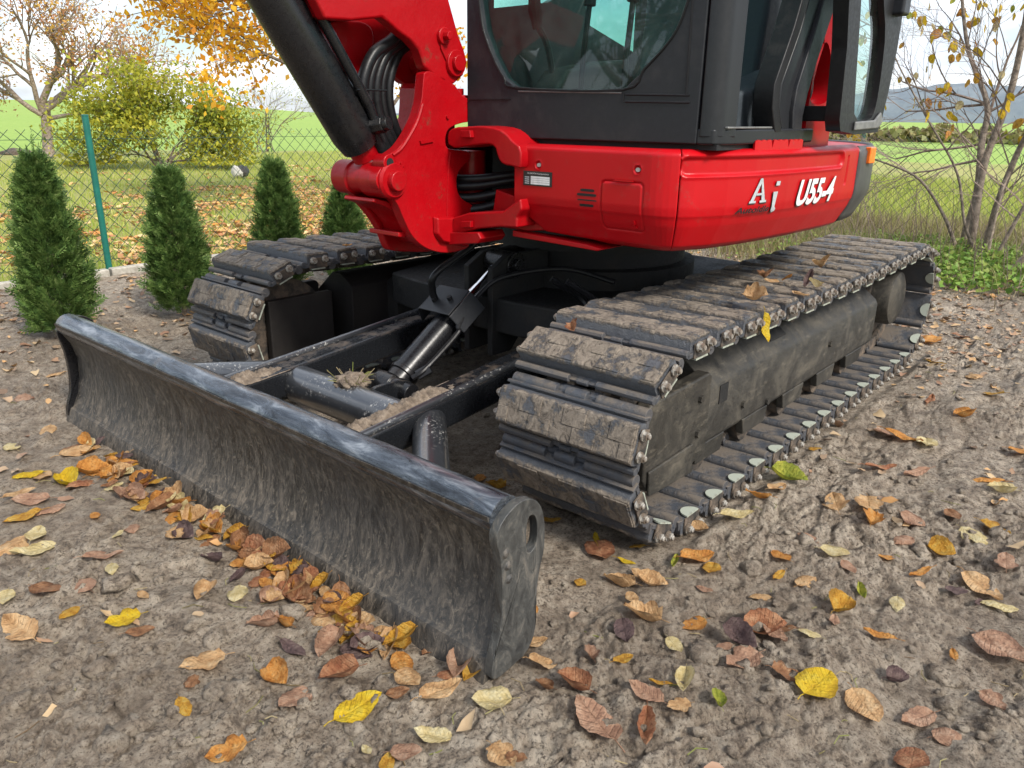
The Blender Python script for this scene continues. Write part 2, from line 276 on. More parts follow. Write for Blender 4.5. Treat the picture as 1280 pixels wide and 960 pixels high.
def glass(name, tint, refl=.12, dirt=.25):
    q = NT(name); q.t.nodes.remove(q.b)
    tr = q.n('ShaderNodeBsdfTransparent'); tr.inputs[0].default_value = (*tint, 1)
    gl = q.n('ShaderNodeBsdfGlossy'); gl.inputs['Roughness'].default_value = .02; gl.inputs[0].default_value = (.9, .95, .95, 1)
    fr0 = q.n('ShaderNodeFresnel'); fr0.inputs[0].default_value = 1.5; gg = q.n('ShaderNodeNewGeometry'); frv = q.math('MULTIPLY', fr0.outputs[0], q.math('SUBTRACT', 1.0, gg.outputs['Backfacing']))
    m = q.n('ShaderNodeMixShader'); q.l(q.math('ADD', frv, refl, True), m.inputs[0]); q.l(tr.outputs[0], m.inputs[1]); q.l(gl.outputs[0], m.inputs[2])
    df = q.n('ShaderNodeBsdfDiffuse'); df.inputs[0].default_value = (.30, .33, .31, 1); f = q.noise(9, 7, .7)
    m2 = q.n('ShaderNodeMixShader'); q.l(q.math('MULTIPLY', q.ramp(f, [(.42, .15), (.72, 1)]), dirt), m2.inputs[0]); q.l(m.outputs[0], m2.inputs[1]); q.l(df.outputs[0], m2.inputs[2])
    q.l(m2.outputs[0], q.o.inputs[0]); return q.m
glass('windshield_glass', (.60, .82, .78), .0, .07); glass('door_glass', (.86, .99, .94), .0, .04)

# ------------------------------------------------------------------ building helpers
def link(o, parent=None):
    COL.objects.link(o)
    if parent is not None:
        o.parent = parent
        o.matrix_parent_inverse = worldmat(parent).inverted()
    return o
def worldmat(o):
    m = o.matrix_basis.copy()
    if o.parent: m = worldmat(o.parent) @ o.matrix_parent_inverse @ m
    return m
def tag(o, label=None, cat=None, group=None, kind=None):
    for k, v in (('label', label), ('category', cat), ('group', group), ('kind', kind)):
        if v: o[k] = v
    return o
class MB:
    def __init__(s): s.v = []; s.f = []
    def add(s, vs, fs):
        o = len(s.v); s.v += [tuple(map(float, p)) for p in vs]; s.f += [tuple(o+i for i in f) for f in fs]; return s
    def box(s, a, b):
        (x0, y0, z0), (x1, y1, z1) = a, b
        return s.add([(x0, y0, z0), (x1, y0, z0), (x1, y1, z0), (x0, y1, z0), (x0, y0, z1), (x1, y0, z1), (x1, y1, z1), (x0, y1, z1)],
                     [(0, 3, 2, 1), (4, 5, 6, 7), (0, 1, 5, 4), (1, 2, 6, 5), (2, 3, 7, 6), (3, 0, 4, 7)])
    def prism(s, poly, axis, a, b, taper=1.0):   # poly: 2-D points of the two other axes, in x,y,z order
        n = len(poly); cx = sum(p[0] for p in poly)/n; cy = sum(p[1] for p in poly)/n
        def P(p, t, k=1.0):
            p = (cx+(p[0]-cx)*k, cy+(p[1]-cy)*k)
            return {'x': (t, p[0], p[1]), 'y': (p[0], t, p[1]), 'z': (p[0], p[1], t)}[axis]
        vs = [P(p, a) for p in poly]+[P(p, b, taper) for p in poly]
        return s.add(vs, [tuple(range(n))[::-1], tuple(range(n, 2*n))]+[(i, (i+1) % n, n+(i+1) % n, n+i) for i in range(n)])
    def tube(s, path, r, n=10, caps=True, flat=None):
        path = [Vector(p) for p in path]; k = len(path); rs = r if isinstance(r, (list, tuple)) else [r]*k
        vs = []; pn = None
        for i, p in enumerate(path):
            d = (path[min(i+1, k-1)]-path[max(i-1, 0)]).normalized()
            if pn is None: pn = d.orthogonal().normalized()
            pn = (pn-d*pn.dot(d)).normalized(); b = d.cross(pn)
            for j in range(n):
                a = 2*pi*j/n; vs.append(p+(pn*cos(a)+b*sin(a))*rs[i])
        fs = [(i*n+j, i*n+(j+1) % n, (i+1)*n+(j+1) % n, (i+1)*n+j) for i in range(k-1) for j in range(n)]
        if caps: fs += [tuple(range(n))[::-1], tuple(range((k-1)*n, k*n))]
        return s.add(vs, fs)
    def cyl(s, a, b, r, n=20, r2=None): return s.tube([a, b], [r, r if r2 is None else r2], n)
    def disc_stack(s, a, b, prof, n=24):        # prof: (t along a-b, radius)
        a = Vector(a); b = Vector(b); return s.tube([a+(b-a)*t for t, _ in prof], [r for _, r in prof], n)
    def build(s, name, mat, parent=None, smooth=35, bevel=None, seg=2, solid=None):
        me = bpy.data.meshes.new(name); me.from_pydata(s.v, [], s.f); me.update()
        bm = bmesh.new(); bm.from_mesh(me); bmesh.ops.recalc_face_normals(bm, faces=bm.faces); bm.to_mesh(me); bm.free()
        mats = mat if isinstance(mat, (list, tuple)) else [mat]
        for m in mats: me.materials.append(MATS[m] if isinstance(m, str) else m)
        if smooth:
            me.polygons.foreach_set('use_smooth', [True]*len(me.polygons)); me.set_sharp_from_angle(angle=rad(smooth))
        o = bpy.data.objects.new(name, me); link(o, parent)
        if solid:
            m = o.modifiers.new('s', 'SOLIDIFY'); m.thickness = solid; m.offset = -1
        if bevel:
            m = o.modifiers.new('b', 'BEVEL'); m.width = bevel; m.segments = seg; m.limit_method = 'ANGLE'; m.angle_limit = rad(35); m.harden_normals = True
        return o
def fastmesh(name, V, F, mat, parent=None, smooth=False):      # numpy verts, faces (all same size)
    V = np.asarray(V, np.float32); F = np.asarray(F, np.int32); k = F.shape[1]
    me = bpy.data.meshes.new(name); me.vertices.add(len(V)); me.vertices.foreach_set('co', V.ravel())
    me.loops.add(F.size); me.loops.foreach_set('vertex_index', F.ravel()); me.polygons.add(len(F))
    me.polygons.foreach_set('loop_start', np.arange(0, F.size, k, dtype=np.int32)); me.polygons.foreach_set('loop_total', np.full(len(F), k, np.int32))
    if smooth: me.polygons.foreach_set('use_smooth', np.ones(len(F), bool))
    me.materials.append(MATS[mat] if isinstance(mat, str) else mat); me.update(); me.validate()
    o = bpy.data.objects.new(name, me); link(o, parent); return o
def chaikin(p, n=1, w=.25):
    for _ in range(n):
        o = []
        for i in range(len(p)):
            a, b = p[i], p[(i+1) % len(p)]
            o += [(a[0]*(1-w)+b[0]*w, a[1]*(1-w)+b[1]*w), (a[0]*w+b[0]*(1-w), a[1]*w+b[1]*(1-w))]
        p = o
    return p
def circ(cx, cy, r, n=20, a0=0, a1=2*pi): return [(cx+r*cos(a0+(a1-a0)*i/n), cy+r*sin(a0+(a1-a0)*i/n)) for i in range(n)]
def XZ(pts, y): return [(lambda P: (P[0], P[2]))(U(u, v, 'y', y)) for u, v in pts]
def YZ(pts, x): return [(lambda P: (P[1], P[2]))(U(u, v, 'x', x)) for u, v in pts]
def root(name, loc, label, cat, group=None):
    e = bpy.data.objects.new(name, None); e.location = loc; e.empty_display_size = .1; COL.objects.link(e); return tag(e, label, cat, group)
def spl(pts, n=8):                # Catmull-Rom through 3-D points
    P = [Vector(p) for p in pts]; P = [P[0]*2-P[1]]+P+[P[-1]*2-P[-2]]; o = []
    for i in range(1, len(P)-2):
        for j in range(n):
            t = j/n; a, b, c, d = P[i-1:i+3]
            o.append(.5*((2*b)+(c-a)*t+(2*a-5*b+4*c-d)*t*t+(3*b-a-3*c+d)*t**3))
    o.append(P[-2]); return o

# ------------------------------------------------------------------ ground
def axis(lo, hi, f0, f1, d, g=1.06, dmax=.25):
    c = list(np.arange(f0, f1, d)); s = d
    while c[-1] < hi: s = min(s*g, dmax); c.append(c[-1]+s)
    s = d; l = []; x = f0
    while x > lo: s = min(s*g, dmax); x -= s; l.append(x)
    return np.array(l[::-1]+c)
gx = axis(-5.25, 9, .75, 2.80, .006, 1.014); gy = axis(-3.17, 9, -.55, 1.80, .006, 1.014)
gx = np.clip(gx, -5.25, 9); gy = np.clip(gy, -3.17, 9)
GX, GY = np.meshgrid(gx, gy, indexing='ij'); GZ = hmud(GX, GY)
nx, ny = GX.shape; idx = np.arange(nx*ny).reshape(nx, ny)
F = np.stack([idx[:-1, :-1], idx[1:, :-1], idx[1:, 1:], idx[:-1, 1:]], -1).reshape(-1, 4)
g = fastmesh('muddy_ground', np.stack([GX, GY, GZ], -1).reshape(-1, 3), F, 'mud_ground', smooth=True); tag(g, kind='structure')
print('ground verts', nx*ny)
# lawn and fields beyond the fence; one sheet with the yard cut out of it
def hland(x, y):
    dx, dy = x-CAM[0], y-CAM[1]; d = np.hypot(dx, dy); az = np.degrees(np.arctan2(dy, dx)) % 360
    k = .019*sm(222, 248, az); h = k*np.clip(d-22, 0, 140)
    return h+.02*perlin(x*.6, y*.6)-.03-.25*sm(26, 60, d)*(1-sm(222, 240, az))
def sheet(name, mat, xs, ys, hf, hole=None):
    A, B = np.meshgrid(xs, ys, indexing='ij'); n, m = A.shape; idx = np.arange(n*m).reshape(n, m)
    F = np.stack([idx[:-1, :-1], idx[1:, :-1], idx[1:, 1:], idx[:-1, 1:]], -1).reshape(-1, 4)
    if hole is not None:
        cx = (A[:-1, :-1]+A[1:, 1:]).ravel()/2; cy = (B[:-1, :-1]+B[1:, 1:]).ravel()/2; F = F[~hole(cx, cy)]
    o = fastmesh(name, np.stack([A, B, hf(A, B)], -1).reshape(-1, 3), F, mat, smooth=True); return tag(o, kind='structure')
def ax2(a, b): # dense near the yard, coarse far
    c = [0.0]; s = .2
    while c[-1] < 1500: s *= 1.05; c.append(c[-1]+s)
    c = np.array(c); return c
px = ax2(0, 0)
xs = np.concatenate([-5.25-px[::-1], np.linspace(-5.0, 8.75, 60), 9+px]); ys = np.concatenate([-3.17-px[::-1], np.linspace(-3, 8.75, 60), 9+px])
sheet('lawn', 'lawn', xs, ys, hland, lambda x, y: (((x > -5.25) & (x < 9) & (y > -3.17) & (y < 9)) | (np.hypot(x-3, y-2) > 24)))
sheet('field', 'field_grass', xs, ys, lambda x, y: hland(x, y), lambda x, y: (np.hypot(x-3, y-2) <= 24))
# wooded ridge on the horizon
V = []; Fh = []; k = 0; N = 260
for i in range(N):
    a = rad(150+100*i/(N-1)); R = 900
    azd = math.degrees(a)
    bump = 30*math.exp(-((azd-193)/11)**2)+12*math.exp(-((azd-165)/20)**2)+5
    if azd > 222: bump = 2
    h = (bump*(1+.10*float(perlin(np.array(azd*.8), np.array(.3))))+1.6*float(perlin(np.array(azd*9.), np.array(4.3)))+1.0*rnd.random())
    for rr, zz in ((R, -6), (R+20, h*.55), (R+70, h), (R+400, -6)): V.append((CAM[0]+rr*cos(a), CAM[1]+rr*sin(a), zz))
for i in range(N-1):
    for j in range(3): Fh.append((i*4+j, i*4+4+j, i*4+5+j, i*4+1+j))
tag(fastmesh('distant_hills', V, Fh, 'hazy_hill_wood', smooth=True), kind='structure')
# hedge line where the field ends on the right
V = []; Fh = []
def cards(name, C, Nrm, L_, W_, mat, parent=None, rs=None, bend=.15, kite=True):
    """many small leaf faces; C centres (n,3), Nrm direction of the leaf axis (n,3)"""
    rs = rs or np.random.RandomState(1); n = len(C); C = np.asarray(C, float); D = np.asarray(Nrm, float)
    D = D/np.linalg.norm(D, axis=1, keepdims=True); R = rs.randn(n, 3); Sd = np.cross(D, R); Sd /= np.linalg.norm(Sd, axis=1, keepdims=True)+1e-9
    Nn = np.cross(D, Sd); L_ = np.broadcast_to(L_, n)[:, None]; W_ = np.broadcast_to(W_, n)[:, None]
    A = C-D*L_*.5; B = C+Sd*W_*.5+Nn*W_*bend; E_ = C+D*L_*.5-Nn*L_*bend; G = C-Sd*W_*.5+Nn*W_*bend
    V = np.stack([A, B, E_, G], 1).reshape(-1, 3); F = np.arange(4*n).reshape(n, 4)
    return fastmesh(name, V, F, mat, parent)

# ------------------------------------------------------------------ excavator
EX = root('excavator', (.33, 0, 0), 'red and black tracked excavator with muddy tracks and a wide dozer blade', 'excavator')
# --- undercarriage: pin path and shoes
RP, ZC, XF = .19, .258, 1.300
def looppath(xr, n=4000):
    pts = []
    Ls = XF-xr; tot = 2*Ls+2*pi*RP
    for i in range(n):
        s = tot*i/n
        if s < Ls: pts.append((XF-s, ZC+RP-.012*sin(pi*s/Ls)))                      # top run, from front to rear, slight sag
        elif s < Ls+pi*RP: a = pi/2+(s-Ls)/RP; pts.append((xr+RP*cos(a), ZC+RP*sin(a)))
        elif s < 2*Ls+pi*RP: pts.append((xr+(s-Ls-pi*RP), ZC-RP))
        else: a = -pi/2+(s-2*Ls-pi*RP)/RP; pts.append((XF+RP*cos(a), ZC+RP*sin(a)))
    return np.array(pts)
def pins(x0, xr, pitch, N=38):
    P = looppath(xr); n = len(P); i = int(np.argmin(np.hypot(P[:, 0]-x0, P[:, 1]-(ZC+RP)))); out = [P[i]]; start = i; adv = 0
    for k in range(N):
        j = i; st = 0
        while True:
            j = (j+1) % n; st += 1
            if np.hypot(*(P[j]-P[i])) >= pitch: break
        i = j; adv += st; out.append(P[i])
    return out, adv-n
def solve(x0, pitch=.1346):
    lo, hi = -.95, -.4
    for _ in range(24):
        m = (lo+hi)/2; o, e = pins(x0, m, pitch)
        if e > 0: hi = m       # went round too far: loop too short
        else: lo = m
    return o, m
def shoe_mesh():
    m = MB(); hw = .2
    m.prism([(-.062, .030), (.060, .030), (.063, .036), (.063, .042), (-.060, .042), (-.064, .036)], 'y', -hw, hw)
    for a, b in ((-.2, -.035), (.045, .2)):                              # grouser lip, cut by the two link windows
        m.prism(circ(.061, .043, .0105, 8), 'y', a, b)
    m.prism(circ(.061, .041, .008, 8), 'y', -.012, .020)
    m.prism([(-.066, .028), (-.054, .028), (-.056, .054), (-.063, .054)], 'y', -hw, hw)
    for a, b in ((-.194, -.058), (-.030, .030), (.058, .194)): m.prism(circ(-.0673, .0285, .0165, 12), 'y', a, b)
    m.prism(circ(-.0673, .012, .019, 10), 'y', -.06, .06)
    m.prism([(.030, .040), (.040, .040), (.037, .052), (.032, .052)], 'y', -hw, hw)
    return m
def pad_mesh():
    m = MB(); hw = .198
    m.prism([(-.052, .041), (.047, .041), (.045, .070), (.040, .0775), (-.044, .0775), (-.050, .070)], 'y', -hw, hw)
    r2 = random.Random(4); nb = 6
    for row in range(2):
        for k in range(nb+1):
            y0 = -hw+.004+(k-(.5 if row else 0))*(2*hw-.008)/nb; y1 = y0+(2*hw-.008)/nb*1.0
            y0 = max(y0, -hw+.003); y1 = min(y1, hw-.003)
            if y1-y0 < .01: continue
            x0, x1 = ((-.042, -.0005), (-.001, .038))[row]; z = .0775+.0022*((k+row) % 2)+.0008
            m.box((x0, y0, .070), (x1, y1, z))
    return m
def bolt_mesh():
    m = MB(); m.cyl((0, 0, 0), (0, .004, 0), .0135, 14); m.cyl((0, .004, 0), (0, .0125, 0), .0105, 6); m.disc_stack((0, .0125, 0), (0, .018, 0), [(0, .0065), (.8, .0065), (1, .005)], 10); return m
def bracket_mesh_old():     # clip: plate on the pad end and a half-round tab folded over the inside of the shoe
    m = MB(); m.box((-.040, .2005, .026), (.040, .2045, .066))
    m.prism([(x, y) for x, y in circ(0, .200, .034, 12, pi, 2*pi)]+[(.034, .203), (-.034, .203)], 'z', .0225, .0265); return m
def bracket_mesh():
    m = MB(); m.box((-.038, .2005, .028), (.038, .2035, .064)); return m
def tab_mesh():
    m = MB(); m.prism([(x, y) for x, y in circ(0, .200, .029, 12, pi, 2*pi)]+[(.029, .204), (-.029, .204)], 'z', .0225, .0265); return m
def link_mesh():
    m = MB()
    for y in (-.052, .030): m.prism(chaikin([(-.074, -.012), (-.05, -.020), (.05, -.020), (.074, -.012), (.074, .012), (.05, .030), (-.05, .030), (-.074, .012)], 1), 'y', y, y+.022)
    m.cyl((-.0673, -.06, 0), (-.0673, .06, 0), .013, 10); return m
proto = {}
first_track = {}
for side, nm in ((1, 'near'), (-1, 'far')):
    yc = .78*side
    x0 = 1.338 if side > 0 else 1.300
    P, xr = solve(x0)
    if side > 0: XR = xr
    for k in range(38):
        a, b = P[(k+1) % 38], P[k]                                      # rear pin -> front pin, shoe normal outward
        cx, cz = (a+b)/2; dx, dz = (b-a)/np.hypot(*(b-a))
        if side > 0 and k == 0: print('rear x', xr)
        R = Matrix(((dx, 0, -dz, cx), (0, 1, 0, yc), (dz, 0, dx, cz), (0, 0, 0, 1)))
        # local x forward along the run, z outward: check handedness on the lower run
        if 'shoe' not in proto:
            proto['shoe'] = shoe_mesh().build('track_shoe', 'shoe_steel', None, bevel=.0015, seg=1)
            proto['pad'] = pad_mesh().build('rubber_pad', 'pad_rubber', None, bevel=.002, seg=1)
            proto['bolt'] = bolt_mesh().build('pad_bolt', 'bolt_zinc', None, smooth=30)
            proto['brk'] = bracket_mesh().build('clip_bracket', 'link_steel', None); proto['tab'] = tab_mesh().build('clip_tab', 'bracket_zinc', None)
            proto['link'] = link_mesh().build('chain_link', 'link_steel', None, bevel=.002, seg=1)
            for o in proto.values(): COL.objects.unlink(o)
        so_ = proto['shoe'].copy(); so_.name = 'track_shoe'; link(so_, EX); so_.matrix_basis = R @ Matrix.Rotation(rnd.uniform(-.008, .008), 4, 'X')
        Rw = so_.matrix_basis.copy()
        def sub(key, name, M):
            o = proto[key].copy(); o.name = name; COL.objects.link(o); o.parent = so_; o.matrix_basis = M; return o
        sub('pad', 'rubber_pad', Matrix.Translation((rnd.uniform(-.002, .002), rnd.uniform(-.003, .003), rnd.uniform(-.001, .002))))
        sub('link', 'chain_link', Matrix())
        ends = (1, -1) if side > 0 else (1,)
        for e in ends:
            for bx in (-.026, .024):
                M = Matrix.Translation((bx, .2025*e+(.003 if e > 0 else -.0), .058 if bx < 0 else .056))
                if e < 0: M = M @ Matrix.Rotation(pi, 4, 'Z')
                sub('bolt', 'pad_bolt', M)
            M = Matrix() if e > 0 else Matrix.Rotation(pi, 4, 'Z')
            sub('brk', 'clip_bracket', M); sub('tab', 'clip_tab', M)
print('sprocket x', XR)
# --- track frames
for side in (1, -1):
    def Y(a, b): return (min(a*side, b*side), max(a*side, b*side))
    fr = MB()
    sec = [(.655, .13), (.88, .13), (.895, .15), (.895, .300), (.885, .318), (.775, .405), (.72, .405), (.655, .36)]
    fr.prism([(y*side, z) for y, z in sec], 'x', -.42, 1.03)
    FM = 'frame_guard' if side > 0 else 'frame_paint'; o = fr.build('track_frame', FM, EX, bevel=.004, seg=2)
    for i in range(5):                                                   # skid feet between the rollers
        m = MB(); x = -.28+i*.30; m.prism([(x, .092), (x+.15, .092), (x+.165, .145), (x-.015, .145)], 'y', *Y(.870, .8957)); m.build('roller_guard', FM, o, bevel=.004)
    m = MB(); m.prism(chaikin([(.10, .352), (.19, .352), (.21, .392), (.12, .392)], 1), 'y', *Y(.80, .89))
    m = MB(); m.box((.915, Y(.893, .8975)[0], .245), (.965, Y(.893, .8975)[1], .300)); m.build('frame_slot_shade', 'underbody', o)  # no cut here: a dark plate paints the shade of a slot
    m = MB(); P4 = [(.805, .3845), (.862, .3395)]
    m.prism([(P4[0][0]*side, P4[0][1]), (P4[1][0]*side, P4[1][1]), (P4[1][0]*side, P4[1][1]-.02), (P4[0][0]*side, P4[0][1]-.02)], 'x', .44, .56)
    m.build('grease_opening_shade', 'underbody', o)  # dark slab on the slope paints the shade of an opening
    m = MB(); m.prism([(1.035, .120), (1.20, .100), (1.338, .112), (1.362, .150), (1.362, .335), (1.345, .352), (1.05, .362), (1.035, .35)], 'y', *Y(.862, .905)); c = m.build('idler_guard', FM, EX, bevel=.008)
    m = MB(); m.prism([(1.12, .095), (1.345, .105), (1.352, .175), (1.13, .182)], 'y', *Y(.905, .914)); m.build('wear_plate', 'frame_guard', c, bevel=.004)
    m = MB(); m.box((1.12, Y(.66, .69)[0], .13), (1.40, Y(.66, .69)[1], .36)); m.build('inner_guard', 'frame_paint', c, bevel=.006)
    m = MB()
    m.disc_stack((XF, .70*side, ZC), (XF, .86*side, ZC), [(0, .05), (.02, .165), (.3, .168), (.32, .145), (.68, .145), (.7, .168), (.98, .165), (1, .05)], 40)
    m.build('idler_wheel', 'link_steel', EX)
    m = MB(); m.disc_stack((XR, .74*side, ZC), (XR, .82*side, ZC), [(0, .08), (.05, .15), (.95, .15), (1, .08)], 30)
    for i in range(15):
        a = 2*pi*i/15; cxx, czz = XR+.155*cos(a), ZC+.155*sin(a); m.prism(circ(cxx, czz, .022, 6, a, a+2*pi), 'y', *Y(.762, .80))
    sp = m.build('drive_sprocket', 'link_steel', EX)
    m = MB(); m.disc_stack((XR, .62*side, ZC+.02), (XR, .905*side, ZC+.02), [(0, .09), (.02, .115), (.90, .118), (.96, .112), (1, .085)], 36); m.build('travel_motor', 'frame_guard', EX)
    for (bx, bz) in ((1.10, .30), (1.10, .20), (.80, .20), (.62, .16), (.10, .24)):
        m = MB(); yb = .905 if bx > 1.04 else .895; m.cyl((bx, (yb-.002)*side, bz), (bx, (yb+.009)*side, bz), .011, 6); m.build('frame_bolt', FM, o)
    for i in range(5):
        x = -.20+i*.30; m = MB(); m.disc_stack((x, .68*side, .098), (x, .87*side, .098), [(0, .03), (.02, .052), (.25, .052), (.27, .04), (.73, .04), (.75, .052), (.98, .052), (1, .03)], 20); m.build('track_roller', 'link_steel', EX)
    m = MB(); m.disc_stack((.38, .70*side, .40), (.38, .86*side, .40), [(0, .02), (.02, .035), (.98, .035), (1, .02)], 16); m.build('carrier_roller', 'link_steel', EX)
# centre frame, slew ring
m = MB(); m.prism(chaikin([(-.25, -.62), (.9, -.62), (.98, -.30), (.98, .30), (.9, .62), (-.25, .62), (-.3, .3), (-.3, -.3)], 1), 'z', .30, .42)
cf = m.build('undercarriage_body', 'underbody', EX, bevel=.01)
for s_ in (1, -1):
    m = MB(); m.prism([(s_*.60, .40), (s_*.60, .20), (s_*.70, .17), (s_*.70, .33)], 'x', -.1, .85); m.build('frame_leg', 'underbody', cf, bevel=.008)
m = MB(); m.disc_stack((.33, 0, .42), (.33, 0, .64), [(0, .40), (.3, .40), (.32, .36), (.6, .36), (.62, .42), (1, .42)], 48); m.build('slew_ring', 'underbody', EX)
for s_ in (1, -1):
    m = MB(); m.prism([(.90, .22), (1.0, .22), (1.0, .52), (.92, .56), (.70, .56), (.70, .42)], 'y', .055*s_-.012, .055*s_+.012); m.build('cylinder_lug', 'underbody', cf, bevel=.004)
for yy, zz in ((.30, .26), (.36, .26)):
    m = MB(); m.tube(spl([(.98, yy, .52), (.90, yy+.08, .44), (.97, yy+.16, .36), (.93, yy+.25, .30)], 8), .011, 8); m.build('brake_line', 'hose_black', cf)
# --- dozer blade
prof = [(2.003, .000), (1.996, .030), (1.972, .075), (1.957, .14), (1.955, .20), (1.966, .250), (1.990, .295), (2.004, .320)]
roll = [(2.006+.0, .334), (1.999, .349), (1.984, .360), (1.965, .364), (1.945, .361), (1.928, .350), (1.921, .335)]
back = [(1.925, .30), (1.935, .25), (1.930, .20), (1.930, .12), (1.945, .06), (1.965, .028), (1.975, .0)]
NY = 60
def extr(profile, y0, y1, n, jit=0, closed=True):
    m = MB(); k = len(profile); vs = []
    for i in range(n+1):
        y = y0+(y1-y0)*i/n
        for (x, z) in profile:
            j = jit*float(perlin(np.array(y*6.), np.array((x+z)*9.)))+.4*jit*float(perlin(np.array(y*23.), np.array((x+z)*30.)))
            vs.append((x+j, y, z))
    fs = [(i*k+j, i*k+(j+1) % k, (i+1)*k+(j+1) % k, (i+1)*k+j) for i in range(n) for j in range(k if closed else k-1)]
    fs += [tuple(range(k))[::-1], tuple(range(n*k, (n+1)*k))]
    return m.add(vs, fs)
bl = extr([(a, b+.012) for a, b in prof[1:]]+[(x, z+.006) for x, z in roll[:1]]+back, -.972, .972, 90, .003).build('dozer_blade', 'blade_worn', EX, smooth=50)
rc = [(1.961+.0405*cos(a), .328+.036*sin(a)) for a in [2*pi*i/18 for i in range(18)]]
extr(rc, -.974, .974, 90, .004).build('top_roll', 'blade_roll', bl, smooth=60)
n_e = 1
m = extr([(2.030, -.034), (2.008, .030), (2.004, .040), (1.975, .052), (1.972, -.028)], -.985, -.335, 30, .003); m.build('cutting_edge', 'blade_worn', bl, smooth=30)
m = extr([(2.030, -.034), (2.007, .028), (2.004, .038), (1.975, .050), (1.972, -.028)], -.332, .33, 30, .003); m.build('cutting_edge', 'blade_worn', bl, smooth=30)
m = extr([(2.030, -.034), (2.008, .029), (2.004, .039), (1.975, .051), (1.972, -.028)], .333, .976, 30, .003); m.build('cutting_edge', 'blade_worn', bl, smooth=30)
outl = [(2.016, .0), (2.010, .05), (1.990, .10), (1.984, .165), (1.988, .25), (2.006, .305), (1.990, .330), (1.965, .345), (1.940, .352), (1.912, .349), (1.884, .330), (1.866, .290), (1.864, .220), (1.880, .180), (1.886, .12), (1.884, .055), (1.905, .012), (1.95, .004)]
hole = [(1.920, .310), (1.902, .312), (1.890, .296), (1.887, .262), (1.892, .240), (1.908, .232), (1.920, .240)]
def holed(outer, inner, y0, y1):   # ring between an outline and a hole, both resampled by angle
    cx = sum(p[0] for p in inner)/len(inner); cz = sum(p[1] for p in inner)/len(inner); n = 64
    def ray(poly, a):
        best = None; d = (cos(a), sin(a))
        for i in range(len(poly)):
            p, q_ = poly[i], poly[(i+1) % len(poly)]; ex, ez = q_[0]-p[0], q_[1]-p[1]; det = -d[0]*ez+ex*d[1]
            if abs(det) < 1e-12: continue
            t = (-(p[0]-cx)*ez+ex*(p[1]-cz))/det; s_ = (d[0]*(p[1]-cz)-d[1]*(p[0]-cx))/det
            if t > 0 and -1e-9 <= s_ <= 1+1e-9 and (best is None or t > best): best = t
        return (cx+d[0]*best, cz+d[1]*best)
    angs = [math.atan2(p[1]-cz, p[0]-cx) for p in outer]+[2*pi*i/n-pi for i in range(n)]; angs = sorted(set(round(a, 4) for a in angs)); n = len(angs)
    A = [ray(outer, a) for a in angs]; B = [ray(inner, a) for a in angs]; m = MB()
    vs = [(x, y0, z) for x, z in A]+[(x, y0, z) for x, z in B]+[(x, y1, z) for x, z in A]+[(x, y1, z) for x, z in B]
    fs = []
    for i in range(n):
        j = (i+1) % n; fs += [(i, j, n+j, n+i), (2*n+i, 3*n+i, 3*n+j, 2*n+j), (i, 2*n+i, 2*n+j, j), (n+i, n+j, 3*n+j, 3*n+i)]
    return m.add(vs, fs)
ep = holed(chaikin(outl, 2), chaikin(hole, 2), .972, .992).build('end_plate', 'plate_worn', bl, smooth=30, bevel=.004)
m = MB()
for (x, z) in ((1.978, .262), (1.972, .235), (1.968, .205)): m.tube([(x, .990, z), (x, .996, z)], [.013, .004], 10)
m.build('weld_bead', 'blade_worn', ep)
ep2 = holed(chaikin(outl, 2), chaikin(hole, 2), -.992, -.972).build('end_plate', 'black_gloss', bl, smooth=30, bevel=.004)
